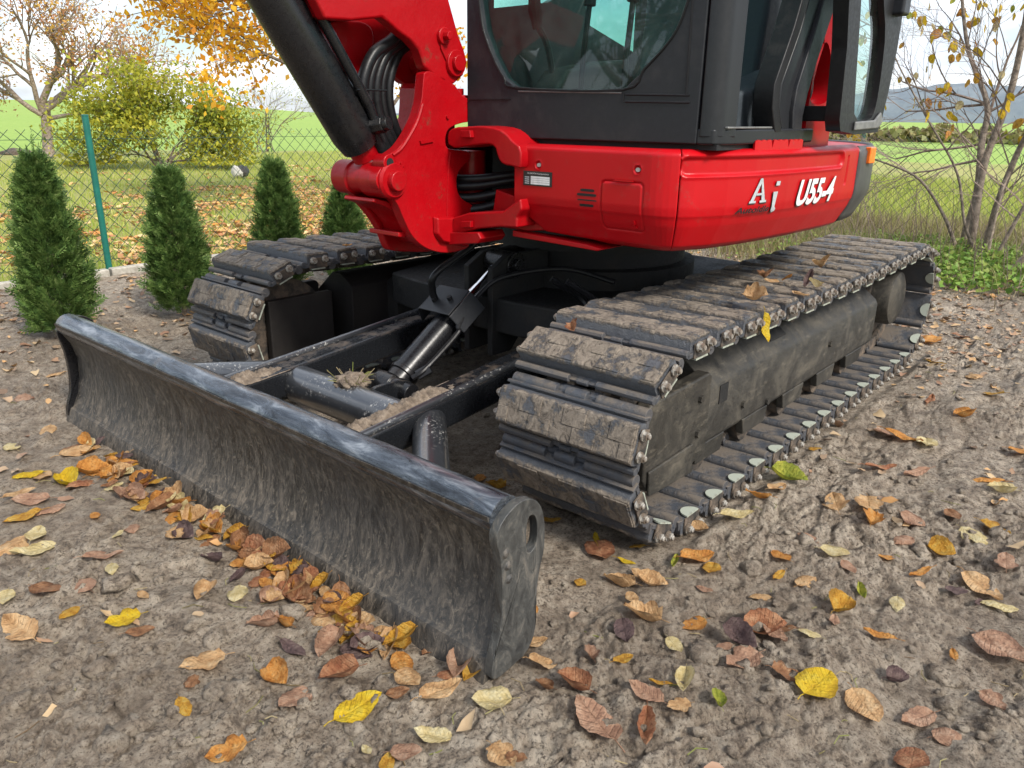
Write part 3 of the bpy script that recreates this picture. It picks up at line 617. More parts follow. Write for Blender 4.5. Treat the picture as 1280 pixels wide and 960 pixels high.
# --- blade arms, cross tube, struts
for s_ in (1, -1):
    A = Vector((1.925, .29*s_, .205)); B = Vector((.72, .29*s_, .315))
    m = MB(); w = .05; hh = .075; d = (B-A).normalized(); up = Vector((-d.z, 0, d.x)); up = up if up.z > 0 else -up
    vs = []
    for P_ in (A, B):
        for y, z in ((-w, -hh), (w, -hh), (w, hh*.2), (-w, hh*.2)): vs.append(P_+Vector((0, y, 0))+up*z)
    m.add(vs, [(0, 1, 2, 3), (7, 6, 5, 4), (0, 4, 5, 1), (1, 5, 6, 2), (2, 6, 7, 3), (3, 7, 4, 0)])
    am = m.build('blade_arm', 'arm_paint', EX, bevel=.012, seg=3)
    st_ = MB(); st_.cyl((1.53, .315*s_, .200), (1.900, .72*s_, .176), .047, 28); st_.build('brace_tube', 'glint_speck_gloss', EX)
    lp_ = MB(); e_ = Vector((0, .036*s_, 0))+up*(hh*.2+.003); lp_.tube([A+e_, A+(B-A)*.5+e_, B+e_], .012, 12); lp_.build('arm_lip', 'glint_speck_gloss', am)
    # caked mud lying on the arm, a ragged crust
    n = 120; mcol = 14; V = []; Fq = []
    x_hi, x_lo = (1.88, 1.38) if s_ > 0 else (1.90, 1.60)
    for i in range(n+1):
        x = x_hi+(x_lo-x_hi)*i/n; t = (x-A.x)/(B.x-A.x); zt = A.z+(B.z-A.z)*t+hh*.2
        for j in range(mcol+1):
            y = (.29-.052+.080*j/mcol); e = min(j, mcol-j)/mcol*2; ends = min(1, i/6, (n-i)/30)
            nzv = float(perlin(np.array(x*22.), np.array(y*22.+s_)))+.6*float(perlin(np.array(x*60.), np.array(y*60.)))+.35*float(perlin(np.array(x*150.), np.array(y*150.)))
            cover = e*1.3+.55*float(perlin(np.array(x*7.+s_*3), np.array(y*9.)))
            V.append((x+.002*nzv, y*s_, zt-.004+ends*max(0, min(1, cover))*(.020+.028*nzv)))
    for i in range(n):
        for j in range(mcol): a_ = i*(mcol+1)+j; Fq.append((a_, a_+1, a_+mcol+2, a_+mcol+1))
    tag(fastmesh('caked_mud', V, Fq, 'caked_mud', am, smooth=True), kind='stuff')
m = MB(); m.cyl((1.565, -.245, .188), (1.565, .245, .188), .060, 36); ct = m.build('cross_tube', 'glint_speck_gloss', EX)
def clod(name, c, r, sq=.6, mat='caked_mud', parent=None, seed=0, n=26):
    V = []; Fq = []
    for i in range(n+1):
        for j in range(n*2):
            th = pi*i/n; ph = pi*j/n; d = np.array([sin(th)*cos(ph), sin(th)*sin(ph), cos(th)])
            k = 1+.35*float(perlin(np.array(d[0]*2.2+seed), np.array(d[1]*2.2+d[2]*2)))+.25*float(perlin(np.array(d[0]*6+seed), np.array(d[1]*6+d[2]*5)))+.15*float(perlin(np.array(d[0]*15+seed), np.array(d[1]*15+d[2]*12)))
            V.append((c[0]+d[0]*r*k, c[1]+d[1]*r*k, c[2]+d[2]*r*k*sq))
    for i in range(n):
        for j in range(2*n): a_ = i*2*n+j; b_ = i*2*n+(j+1) % (2*n); Fq.append((a_, b_, b_+2*n, a_+2*n))
    return fastmesh(name, V, Fq, mat, parent, smooth=True)
tag(clod('caked_mud', (1.545, -.005, .245), .050, .55, parent=ct, seed=3), kind='stuff')
tag(clod('caked_mud', (1.50, .20, .20), .05, .45, parent=ct, seed=9), kind='stuff')
m = MB()
for i in range(26):
    a = rnd.uniform(0, 2*pi); p = Vector((1.545+.04*cos(a), -.005+.04*sin(a), .255)); m.tube([p, p+Vector((cos(a)*.03, sin(a)*.03, rnd.uniform(.0, .035)))], .0009, 4)
tag(m.build('dry_grass_wisps', 'dry_grass', ct, smooth=None), kind='stuff')
# --- blade cylinder
CA = Vector((1.395, 0, .190)); CB = Vector((.885, 0, .520)); dd = (CB-CA).normalized()
m = MB(); m.disc_stack(CA+dd*.02, CA+dd*.335, [(0, .036), (.02, .044), (.10, .044), (.11, .050), (.15, .050), (.16, .0465), (.93, .0465), (.94, .052), (1, .052)], 32)
bc = m.build('blade_cylinder', 'black_gloss', EX)
m = MB(); m.cyl(CA+dd*.30, CB-dd*.0, .0225, 24); m.build('piston_rod', 'chrome', bc)
m = MB(); m.cyl(CB+Vector((0, -.055, 0)), CB+Vector((0, .075, 0)), .045, 24); m.cyl(CB+Vector((0, -.06, 0)), CB+Vector((0, .09, 0)), .025, 20); m.build('rod_eye', 'black_gloss', bc, bevel=.003)
m = MB(); m.disc_stack(CA+Vector((0, -.06, 0)), CA+Vector((0, .095, 0)), [(0, .045), (.5, .047), (.52, .040), (.72, .040), (.73, .034), (1, .032)], 28)
m.build('base_eye', 'black_gloss', bc, bevel=.003)
for s_ in (1, -1):
    m = MB(); m.prism(chaikin([(1.52, .15), (1.55, .235), (1.43, .235), (1.36, .22), (1.345, .16), (1.40, .13)], 2), 'y', .055*s_-.009, .055*s_+.009); m.build('clevis_plate', 'arm_paint', ct, bevel=.003)
# guard bracket folded over the cylinder head
up = Vector((-dd.z, 0, dd.x)); up = up if up.z > 0 else -up
def G(t, y, h): return CA+dd*t+Vector((0, y, 0))+up*h
m = MB()
def slab(m, P4_, th):
    P4_ = [Vector(p) for p in P4_]; nn = (P4_[1]-P4_[0]).cross(P4_[3]-P4_[0]).normalized()*th
    m.add(P4_+[p+nn for p in P4_], [(3, 2, 1, 0), (4, 5, 6, 7), (0, 1, 5, 4), (1, 2, 6, 5), (2, 3, 7, 6), (3, 0, 4, 7)])
t0, t1 = .28, .40
slab(m, [G(t0, -.085, .068), G(t1, -.085, .068), G(t1, .055, .068), G(t0, .055, .068)], .006)
slab(m, [G(t0, .058, .062), G(t1, .058, .062), G(t1, .088, -.005), G(t0, .088, -.005)], .006)
slab(m, [G(t0, -.088, .062), G(t1, -.088, .062), G(t1, -.105, .0), G(t0, -.105, .0)], .006)
gb = gb = m.build('hose_guard', 'cab_black', bc, bevel=.003)
m = MB()
for t_, y_ in ((.325, -.045), (.345, .01)): P_ = G(t_, y_, .062); m.cyl(P_, P_+up*.018, .009, 6)
m.build('guard_bolt', 'rubber_black', gb)
m = MB(); m.tube(spl([G(.05, .055, .01), G(.10, .075, .01), G(.26, .075, .005), G(.29, .07, .02), G(.42, .06, .03), G(.52, .10, .03), (.86, .26, .53), (.80, .42, .50)], 8), .0085, 10); m.build('hydraulic_hose', 'hose_black', bc)
m = MB(); m.tube(spl([G(.33, -.05, .06), G(.34, -.05, .10), G(.37, -.03, .15), (1.02, .0, .60), (1.0, .02, .66)], 8), .012, 12); m.build('hydraulic_hose', 'hose_black', bc)
m = MB(); m.cyl(G(.07, .055, 0), G(.11, .078, .0), .017, 6); m.build('hose_fitting', 'cab_grey', bc)

# --- upper structure: plan curve of the bodywork
def plan_pts():
    P = [(1.205, .335), (1.205, .76)]
    P += [(1.205-.10*(1-cos(a)), .76+.115*sin(a)) for a in np.linspace(.1, 1.25, 9)]
    P += [(1.06, .903), (.95, .930), (.80, .950), (.62, .963), (.45, .969)]
    P += [(.33+.97*cos(a), .97*sin(a)) for a in np.linspace(rad(90), rad(270), 60)]
    P += [(.50, -.94), (.68, -.86), (.82, -.70), (.90, -.50), (.93, -.25)]
    return np.array(P)
PL = plan_pts(); seg = np.hypot(*np.diff(PL, axis=0).T); SL = np.concatenate([[0], np.cumsum(seg)]); NRM = np.gradient(PL, SL, axis=0); NRM = np.stack([NRM[:, 1], -NRM[:, 0]], 1); NRM /= np.linalg.norm(NRM, axis=1, keepdims=True)
def plan(s):
    s = np.asarray(s, float); return np.stack([np.interp(s, SL, PL[:, 0]), np.interp(s, SL, PL[:, 1])], -1), (lambda n: n/np.linalg.norm(n, axis=-1, keepdims=True))(np.stack([np.interp(s, SL, NRM[:, 0]), np.interp(s, SL, NRM[:, 1])], -1))
def offz(z):
    z = np.asarray(z, float); o = np.where(z < .775, -(.775-z)*.55, 0)-.004*sm(.80, .765, z)*sm(.745, .775, z)
    return o-.016*np.clip((z-.918)/.014, 0, 1.6)**2-.010*np.clip((.700-z)/.012, 0, 1.5)**2
def surf(s, z, o=0.0):
    p, n = plan(s); k = offz(z)+o; return np.stack([p[..., 0]+n[..., 0]*k, p[..., 1]+n[..., 1]*k, z+0*p[..., 0]], -1)
_ss = np.linspace(0, float(SL[22]), 1000); _zz = np.linspace(.66, .96, 180); _SS, _ZZ = np.meshgrid(_ss, _zz, indexing='ij'); _SP = PJ(surf(_SS, _ZZ))
def SZ(u, v):
    d = (_SP[..., 0]-u)**2+(_SP[..., 1]-v)**2; i = np.unravel_index(np.argmin(d), d.shape); return float(_ss[i[0]]), float(_zz[i[1]])
def stad(S_, Z_, s0, s1, z0, z1, r):        # rounded rectangle distance
    cx, cz = (s0+s1)/2, (z0+z1)/2; qx = np.abs(S_-cx)-(s1-s0)/2+r; qz = np.abs(Z_-cz)-(z1-z0)/2+r
    return np.hypot(np.maximum(qx, 0), np.maximum(qz, 0))+np.minimum(np.maximum(qx, qz), 0)-r
def panel(name, mat, s0, s1, ds, z0f, z1, nzn, relief=None, parent=EX, thick=.012):
    s_ = np.arange(s0, s1, ds); s_ = np.append(s_[:-1] if s1-s_[-1] < ds*.5 else s_, s1); t = np.linspace(0, 1, nzn)
    A, T = np.meshgrid(s_, t, indexing='ij'); z0_ = z0f(A) if callable(z0f) else z0f; Z_ = z0_+(z1-z0_)*T
    O = relief(A, Z_) if relief else 0*A
    Pm = surf(A, Z_, O); n, m_ = A.shape; idx = np.arange(n*m_).reshape(n, m_)
    Fq = np.stack([idx[:-1, :-1], idx[1:, :-1], idx[1:, 1:], idx[:-1, 1:]], -1).reshape(-1, 4)
    o = fastmesh(name, Pm.reshape(-1, 3), Fq, mat, parent, smooth=True); o.data.set_sharp_from_angle(angle=rad(50))
    md = o.modifiers.new('s', 'SOLIDIFY'); md.thickness = thick; md.offset = 1 if name == 'zz' else -1
    return o
s_seam = SZ(849, 230)[0]; s_end = SZ(1068, 230)[0]
print('seam', s_seam, 'end', s_end, 'total', SL[-1], SL[22]); S_CW = SL[-1]-1.05
dA = SZ(752, 226); dB = SZ(806, 290); print(dA, dB)
def fz0(s): return np.interp(s, [0, .015, .085, .24, .275, 5], [.755, .755, .698, .690, .681, .681])
def rel_front(S_, Z_):
    d = stad(S_, Z_, dA[0], dB[0], dB[1], dA[1], .012)
    o = -.0035*np.exp(-(d/.0022)**2)+.0015*sm(.0, -.003, d)
    for (u, v) in ((673, 206), (797, 212)):
        s0, z0 = SZ(u, v); r = np.hypot(S_-s0, Z_-z0); o = o-.006*sm(.0105, .008, r)+.001*np.exp(-((r-.012)/.002)**2)
    return o
fc = panel('front_cover', 'red_paint', .0, s_seam-.0015, .0025, fz0, .934, 90, rel_front)
gA = SZ(846, 212); gB = SZ(1051, 222); print('groove', gA, gB)
def rel_side(S_, Z_):
    ztop = .915; zbot = .872-.0*S_
    d = stad(S_, Z_, gA[0]+.005, gB[0], zbot, ztop, .020); o = -.0075*sm(.002, -.006, d)+.002*np.exp(-((d-.004)/.003)**2)
    sl = SZ(1057, 220)[0]; d2 = stad(S_, Z_, sl-.005, sl+.005, .82, .905, .005); o = o-.007*sm(.001, -.002, d2)
    o = o+.0025*perlin(S_*5, Z_*9)
    return o
sp_ = panel('side_panel', 'red_paint', s_seam+.0015, s_end, .004, .681, .934, 90, rel_side)
cwp = panel('counterweight', 'counterweight', s_end+.003, S_CW, .02, .70, .93, 14, lambda a, b: 0*a+.004)
panel('right_side_panel', 'red_paint', S_CW+.003, SL[-1], .02, .69, .934, 14)
# deck and belly that close the body
full = [tuple(p-n*.065) for p, n in zip(*plan(np.linspace(0, SL[-1], 160)))]
m = MB(); m.prism(full, 'z', .688, .700); m.build('belly_plate', 'underbody', EX, smooth=None)
full2 = [tuple(p-n*.02) for p, n in zip(*plan(np.linspace(0, SL[-1], 160)))]
m = MB(); m.prism(full2, 'z', .919, .9235); m.build('deck_plate', 'red_paint', EX, smooth=None)
# lip under the front cover and support skirt
m = MB(); m.prism([(.30, .690), (.56, .678), (.62, .671), (.60, .664), (.30, .672)], 'x', 1.05, 1.17); m.build('bottom_flange', 'red_paint', fc, bevel=.003)
m = MB(); m.prism([(.22, .80), (.345, .775), (.42, .700), (.34, .690), (.20, .692)], 'x', .95, 1.155); m.build('gusset', 'red_cast', EX, bevel=.004)
def onface(m, u, v, ru, rv, th=.002, o=0, n=4, r=0):  # a small plate on the body skin around a pixel
    s0, z0 = SZ(u, v); s1, z1 = SZ(u+ru, v+rv); ds, dz = abs(s1-s0), abs(z1-z0)
    poly = [(-ds, -dz), (ds, -dz), (ds, dz), (-ds, dz)] if not r else [(ds*math.copysign(abs(cos(a))**r, cos(a)), dz*math.copysign(abs(sin(a))**r, sin(a))) for a in [2*pi*i/20 for i in range(20)]]
    k = len(poly); f = surf(np.array([s0+p[0] for p in poly]), np.array([z0+p[1] for p in poly]), o); b = surf(np.array([s0+p[0] for p in poly]), np.array([z0+p[1] for p in poly]), o+th)
    m.add([tuple(p) for p in f]+[tuple(p) for p in b], [tuple(range(k))[::-1], tuple(range(k, 2*k))]+[(i, (i+1) % k, k+(i+1) % k, k+i) for i in range(k)])
    return s0, z0
for i, (cx_, w_) in enumerate(((734, 9), (733.5, 12), (733.5, 12), (733, 9))):
    m = MB(); onface(m, cx_, 237.7+i*6.25, w_, 2.3, .0012, .0003, r=.35); m.build('vent_slot_shade', 'underbody', fc)  # dark raised plates stand in for the shade inside the slots
for (u, v) in ((673, 206), (797, 212)):
    m = MB(); onface(m, u, v, 2.4, 3, .0035, -.006, r=1); m.build('cover_bolt', 'pale_plastic', fc)
m = MB(); onface(m, 793.5, 279, 2.6, 3, .006, .001, r=1); onface(m, 793.5, 284, 5, 3.2, .005, .001, r=1); m.build('latch', 'red_paint', fc)
m = MB(); onface(m, 780, 226, 12, 1.6, .004, .001, r=.3); m.build('hinge_bar', 'red_paint', fc)
# lettering helper: text mapped on to the curved skin
def flattext(body, bold=False):
    cu = bpy.data.curves.new('t', 'FONT'); cu.body = body; cu.resolution_u = 6
    if bold: cu.offset = .035 if bold is True else bold
    ob = bpy.data.objects.new('t', cu); COL.objects.link(ob); bpy.context.view_layer.update()
    me = bpy.data.meshes.new_from_object(ob); bpy.data.objects.remove(ob); V = np.array([v.co[:] for v in me.vertices]); Fs = [tuple(p.vertices) for p in me.polygons]; return V, Fs
def skin_text(name, body, sA, sB, zA, zB, mat, parent, o=.0012, shear=0.0, bold=False, V=None, Fs=None):
    if V is None: V, Fs = flattext(body, bold)
    x0, x1 = V[:, 0].min(), V[:, 0].max(); y0, y1 = V[:, 1].min(), V[:, 1].max()
    ty = (V[:, 1]-y0)/(y1-y0); tx = (V[:, 0]-x0)/(x1-x0)
    s = sA+(sB-sA)*tx*(1-shear)+(sB-sA)*shear*ty; z = zA+(zB-zA)*ty
    m = MB(); m.add(surf(s, z, o), Fs); return m.build(name, mat, parent, smooth=None)
# nameplate
pA = SZ(655, 213); pB = SZ(690, 234)
m = MB(); k_ = [(pA[0], pB[1]), (pB[0], pB[1]), (pB[0], pA[1]), (pA[0], pA[1])]; 
f_ = surf(np.array([a for a, b in k_]), np.array([b for a, b in k_]), .0003); b_ = surf(np.array([a for a, b in k_]), np.array([b for a, b in k_]), .0018)
m.add([tuple(p) for p in f_]+[tuple(p) for p in b_], [(3, 2, 1, 0), (4, 5, 6, 7), (0, 1, 5, 4), (1, 2, 6, 5), (2, 3, 7, 6), (3, 0, 4, 7)]); npl = m.build('nameplate', 'black_decal', fc)
w_ = pB[0]-pA[0]; h_ = pA[1]-pB[1]
def prect(name, a, b, c, d, mat, par, o=.0024):
    s = np.array([pA[0]+w_*a, pA[0]+w_*b, pA[0]+w_*b, pA[0]+w_*a]); z = np.array([pB[1]+h_*c, pB[1]+h_*c, pB[1]+h_*d, pB[1]+h_*d]); m = MB(); m.add([tuple(p) for p in surf(s, z, o)], [(0, 1, 2, 3)]); return m.build(name, mat, par, smooth=None)
prect('data_field', .27, .93, .10, .66, 'white_decal', npl)
for i in range(3): prect('data_line', .27, .93, .24+i*.14, .255+i*.14, 'black_decal', npl, .0030)
for i in range(4): prect('data_mark', .06, .22, .12+i*.14, .19+i*.14, 'silver_decal', npl)
skin_text('plate_text', 'KUBOTA Corporation', pA[0]+w_*.16, pA[0]+w_*.9, pB[1]+h_*.76, pB[1]+h_*.90, 'white_decal', npl, .0026)
# side lettering
def band(u0, v0, u1, v1): a = SZ(u0, v0); b = SZ(u1, v1); return a[0], b[0], min(a[1], b[1]), max(a[1], b[1])
a0, a1, z0, z1 = band(934, 254, 959, 222)
def polytext(polys):
    V = []; Fs = []
    for p in polys: o = len(V); V += [(x, y, 0) for x, y in p]; Fs.append(tuple(range(o, o+len(p))))
    return np.array(V, float), Fs
Apoly = [[(0, 0), (4.0, 0), (4.0, .7), (3.0, .9), (6.6, 8.6), (6.2, 10), (5.4, 10)][0:0] or [(0.6, .7), (2.4, .7), (6.6, 8.4), (7.0, 10), (5.6, 10)],
         [(7.0, 10), (5.9, 10), (6.4, 8.2), (7.4, .7), (9.6, .7)], [(3.6, 3.1), (7.6, 3.1), (7.5, 4.0), (4.1, 4.0)], [(0, 0), (3.6, 0), (3.8, .9), (.3, .9)], [(6.2, 0), (10.4, 0), (10.5, .9), (6.3, .9)]]
V_, F_ = polytext(Apoly)
skin_text('letter_shadow', '', a0-.002, a1+.004, z0-.003, z1+.001, 'black_decal', sp_, .0033, V=V_, Fs=F_)
skin_text('letter', '', a0, a1, z0, z1, 'silver_decal', sp_, .0045, V=V_, Fs=F_)
ipoly = [[(1.2, 8.6), (3.6, 8.6), (3.8, 10), (1.5, 10)], [(.2, 6.6), (3.0, 6.6), (2.4, 1.4), (.6, 1.6)], [(.6, 1.8), (2.4, 1.6), (3.4, .9), (3.0, .1), (1.6, -.4), (.6, .4)]]
V_, F_ = polytext(ipoly); b0, b1, z2, z3 = band(959, 266, 974, 226)
skin_text('letter_shadow', '', b0-.002, b1+.003, z2-.002, z3, 'black_decal', sp_, .0033, V=V_, Fs=F_, shear=.15)
skin_text('letter', '', b0, b1, z2, z3, 'silver_decal', sp_, .0045, V=V_, Fs=F_, shear=.15)
c0, c1, z4, z5 = band(914, 270, 960, 256)
skin_text('letter', 'AutoIdle', c0, c1, max(z4, .7765), z5, 'ink_black', sp_, .0075, shear=.05, bold=.03)
e0, e1, z6, z7 = band(990, 258, 1045, 220)
V_, F_ = flattext('U55-4', True)
skin_text('letter_shadow', '', e0-.001, e1+.004, z6-.003, z7-.001, 'black_decal', sp_, .0033, V=V_, Fs=F_, shear=.10)
skin_text('letter', '', e0, e1, z6, z7, 'white_decal', sp_, .0045, V=V_, Fs=F_, shear=.10)
m = MB(); q0 = surf(np.array(s_end+.10), np.array(.87), .006); m.box((q0[0]-.03, q0[1]-.01, .875), (q0[0]+.02, q0[1]+.01, .925)); m.build('marker_lamp', 'orange_lens', cwp, bevel=.004)

# --- swing lugs on the frame and swing post
lx = 1.235
upper = YZ([(560, 186), (558, 166), (566, 159), (586, 158), (600, 157), (622, 160), (634, 168), (640, 176), (651, 184), (651, 212), (641, 208), (628, 206), (622, 198), (618, 182), (608, 180), (590, 182)], lx)
lg = MB(); lg.prism(chaikin(upper, 1), 'x', lx-.14, lx); lg = lg.build('swing_lug', 'red_cast', EX, bevel=.006)
m = MB(); P_ = [(u, v) for u, v in YZ([(580, 163), (592, 163), (593, 172), (581, 172)], lx)]; m.prism(P_, 'x', lx, lx+.016); m.build('lug_bolt', 'red_cast', lg, bevel=.002)
lower = YZ([(563, 291), (566, 272), (585, 266), (610, 265), (628, 264), (640, 255), (650, 248), (652, 262), (646, 272), (646, 285), (624, 284), (598, 286), (575, 292)], lx)
lg2 = MB(); lg2.prism(lower, 'x', lx-.20, lx); lg2 = lg2.build('swing_lug', 'red_cast', EX, bevel=.006)
m = MB(); P_ = YZ([(580, 276), (592, 276), (592, 284), (580, 284)], lx); m.prism(P_, 'x', lx, lx+.014); m.build('lug_bolt', 'red_cast', lg2, bevel=.002)
m = MB(); m.prism(YZ([(563, 290), (600, 290), (604, 298), (600, 304), (563, 306)], lx), 'x', lx-.1, lx+.01); m.build('lug_ear', 'red_cast', lg2, bevel=.004)
m = MB(); m.cyl((1.06, .03, .66), (1.06, .03, .90), .045, 24); m.build('swing_pin', 'red_cast', EX)
m = MB(); m.box((.55, .02, .70), (.95, .40, .93)); m.build('frame_recess_shade', 'underbody', EX)  # dark block added so the gap behind the hoses looks shaded
for dz, dy in ((0, 0), (-.035, .01), (-.07, .0), (.02, -.05)):
    m = MB(); m.tube(spl([(1.20, .0+dy, .80+dz), (1.12, .10, .80+dz), (1.04, .20, .82+dz*.8), (.92, .32, .84+dz*.5)], 8), .014, 12); m.build('hydraulic_hose', 'hose_black', EX)
yp = .10
right = [(531, 84), (567, 104), (573, 112), (580, 122), (592, 124), (594, 144), (590, 152), (575, 154), (561, 160), (557, 170), (557, 182), (562, 187), (588, 188), (588, 200), (578, 208), (571, 218), (571, 238), (578, 250), (592, 256), (591, 264), (578, 272), (568, 276), (566, 296), (585, 300), (588, 308), (575, 314), (555, 317), (532, 311), (515, 296), (504, 272), (497, 254), (488, 246), (474, 238), (469, 226), (474, 212), (484, 204), (482, 196), (490, 191), (500, 184), (512, 166), (521, 148), (527, 128), (529, 105)]
R2 = XZ(right, yp)
sw = MB()
NEARP = chaikin(R2, 2)
sw.prism(NEARP, 'y', yp-.035, yp)
sw = sw.build('swing_post', 'red_cast', EX, bevel=.006, seg=3)
farp = XZ([(531, 84), (552, 95), (560, 120), (560, 200), (556, 300), (540, 314), (482, 313), (476, 308), (470, 290), (456, 268), (440, 250), (430, 238), (424, 222), (428, 208), (440, 200), (460, 192), (482, 170), (497, 148), (505, 128), (507, 105)], -.10)
m = MB(); m.prism(chaikin(farp, 2), 'y', -.10, -.066); m.build('far_cheek', 'red_cast', sw, bevel=.005)
web = XZ([(548, 100), (566, 110), (568, 160), (566, 210), (568, 270), (566, 306), (550, 312), (538, 300), (531, 280), (529, 230), (541, 180), (547, 140)], yp)
m = MB(); m.prism(chaikin(web, 1), 'y', -.066, .066); m.build('centre_web', 'red_cast', sw, bevel=.004)
shelf = XZ([(508, 292), (545, 292), (545, 298), (508, 298)], yp)
m = MB(); m.prism(shelf, 'y', -.066, .066); m.build('shelf_plate', 'red_cast', sw, bevel=.003)
m = MB(); m.prism(XZ([(478, 249), (492, 252), (516, 262), (530, 276), (536, 300), (530, 302), (522, 282), (510, 268), (490, 259), (476, 254)], yp), 'y', -.066, .066); m.build('front_web', 'red_cast', sw, bevel=.004)
m = MB(); m.disc_stack((1.447, -.118, .832), (1.447, .112, .832), [(0, .034), (.02, .048), (.28, .048), (.30, .042), (.55, .042), (.57, .050), (.97, .050), (1, .044)], 36); m.build('pivot_barrel', 'red_cast', sw)
m = MB(); m.cyl((1.447, .10, .832), (1.447, .130, .832), .030, 28, .027); m.build('cylinder_pin', 'red_cast', sw, bevel=.003)
hx, hz = XZ([(485, 203)], yp)[0]; m = MB(); m.cyl((hx, .06, hz), (hx, .108, hz), .022, 20); m.build('pin_boss', 'red_cast', sw, bevel=.003)
m = MB(); m.cyl((hx, .10, hz), (hx, .1095, hz), .012, 16); m.build('grease_hole_shade', 'underbody', sw)  # dark disc on the boss, the shade of a hole put into its colour
for (u, v, r) in ((502, 205, .007), (559, 146, .006)):
    x, z = XZ([(u, v)], yp)[0]; m = MB(); m.cyl((x, .095, z), (x, .106, z), r, 12); m.build('grease_nipple', 'red_cast', sw)
for a_, b_ in (((577, 123), (595, 119)), ((582, 130), (594, 126))):
    pass
x, z = XZ([(586, 126)], yp)[0]; m = MB(); m.cyl((x, .06, z-.01), (x, .06, z+.016), .03, 20); m.cyl((x, .06, z+.016), (x, .06, z+.034), .016, 6); m.build('top_pin_cap', 'red_cast', sw, bevel=.002)
m = MB(); m.prism(XZ([(524, 176), (540, 174), (541, 177), (525, 180)], yp), 'y', yp, yp+.006); m.build('weld_pad', 'red_cast', sw)
rim = XZ([(528, 130), (522, 150), (514, 166), (502, 185), (491, 194)], yp); m = MB(); m.tube(spl([(x, yp-.001, z) for x, z in rim], 6), .006, 8); m.build('edge_rim', 'red_cast', sw)
m = MB(); m.tube(spl([tuple(U(u, v, 'y', yp+.0005)) for u, v in ((563, 190), (560, 220), (559, 262), (560, 296))], 5), .0022, 6); m.build('weld_seam', 'red_cast', sw)
m = MB(); m.prism(XZ([(540, 270), (566, 270), (568, 298), (584, 302), (582, 309), (548, 302), (541, 292)], yp), 'y', yp, yp+.018, .9); m.build('lower_boss', 'red_cast', sw, bevel=.005)
m = MB(); p_ = U(588, 300, 'y', yp); m.cyl((p_[0], yp-.02, p_[2]), (p_[0], yp+.02, p_[2]), .011, 16); m.build('lower_pin', 'red_cast', sw, bevel=.002)
# hoses bundled between the cheeks
for i, (y, du) in enumerate(((.034, 0), (.030, 9), (.022, 17), (.012, 25), (.004, 33), (-.01, 8), (-.02, 20))):
    pts = [(500+du*.25, 25), (492+du*.8, 48), (468+du*.95, 66), (455+du, 95), (453+du, 122), (458+du*1.0, 150), (472+du*.9, 178), (486+du*.8, 205)]
    m = MB(); m.tube(spl([tuple(U(u, v, 'y', y)) for u, v in pts], 8), (.0165, .012, .0145, .010, .0135, .012, .011)[i], 12); h_o = m.build('hydraulic_hose', 'hose_black', EX)
    if i in (0, 2, 4):
        p = U(455+du, 112, 'y', y)
m = MB(); m.tube([tuple(U(446, 112, 'y', .07)), tuple(U(483, 113, 'y', .07))], .003, 6); m.build('cable_tie', 'hose_black', EX)
# --- boom
bp = XZ([(567, 106), (580, 94), (585, 78), (581, 62), (574, 44), (562, 0), (556, -40), (380, -40), (390, -10), (407, 24), (440, 26), (478, 22), (486, 28), (497, 38), (513, 50), (524, 62), (531, 84), (540, 92), (554, 103)], .10)
m = MB(); m.prism(bp, 'y', .06, .10); bm_ = m.build('boom', 'red_cast', EX, bevel=.008, seg=3)
bp2 = XZ([(567, 106), (580, 94), (585, 78), (581, 62), (574, 44), (562, 0), (556, -40), (380, -40), (390, -10), (407, 24), (440, 26), (478, 22), (497, 38), (513, 50), (531, 84), (554, 103)], .10)
m = MB(); m.prism(bp2, 'y', -.10, -.06); m.build('far_boom_plate', 'red_cast', bm_, bevel=.008)
m = MB(); t_ = XZ([(385, -40), (407, 20), (440, 23), (478, 19), (478, 13), (410, 11), (392, -40)], .10); m.prism(t_, 'y', -.062, .062); m.build('bottom_plate', 'red_cast', bm_, bevel=.004)
far = XZ([(420, 24), (478, 22), (490, 45), (478, 90), (470, 100), (458, 92), (444, 70), (430, 48)], .02)
m = MB(); m.prism(chaikin(far, 2), 'y', -.09, -.045); fb = m.build('cylinder_bracket', 'red_cast', bm_, bevel=.006)
for uv, r, n_ in (((568, 79), .030, 24), ((553, 45), .019, 20)):
    x, z = XZ([uv], .10)[0]; m = MB(); m.cyl((x, .098, z), (x, .112, z), r*1.2, 28); m.build('pin_flange', 'red_cast', bm_, bevel=.003)
    m = MB(); m.cyl((x, .112, z), (x, .124 if n_ == 24 else .132, z), r*.72 if n_ == 24 else .012, 24 if n_ == 24 else 6); m.build('boom_pin' if n_ == 24 else 'keeper_bolt', 'red_cast', bm_, bevel=.002)
(x1_, z1_), (x2_, z2_) = XZ([(553, 45), (568, 79)], .10)
dx_, dz_ = x2_-x1_, z2_-z1_; ln = math.hypot(dx_, dz_); ox, oz = -dz_/ln*.027, dx_/ln*.027
m = MB(); m.prism(chaikin([(x1_+ox, z1_+oz), (x2_+ox, z2_+oz), (x2_-ox, z2_-oz), (x1_-ox, z1_-oz)], 1), 'y', .0995, .106); m.build('keeper_plate', 'red_cast', bm_, bevel=.002)
m = MB(); m.cyl((x2_, -.105, z2_), (x2_, .105, z2_), .03, 24); m.build('boom_pin', 'red_cast', bm_)
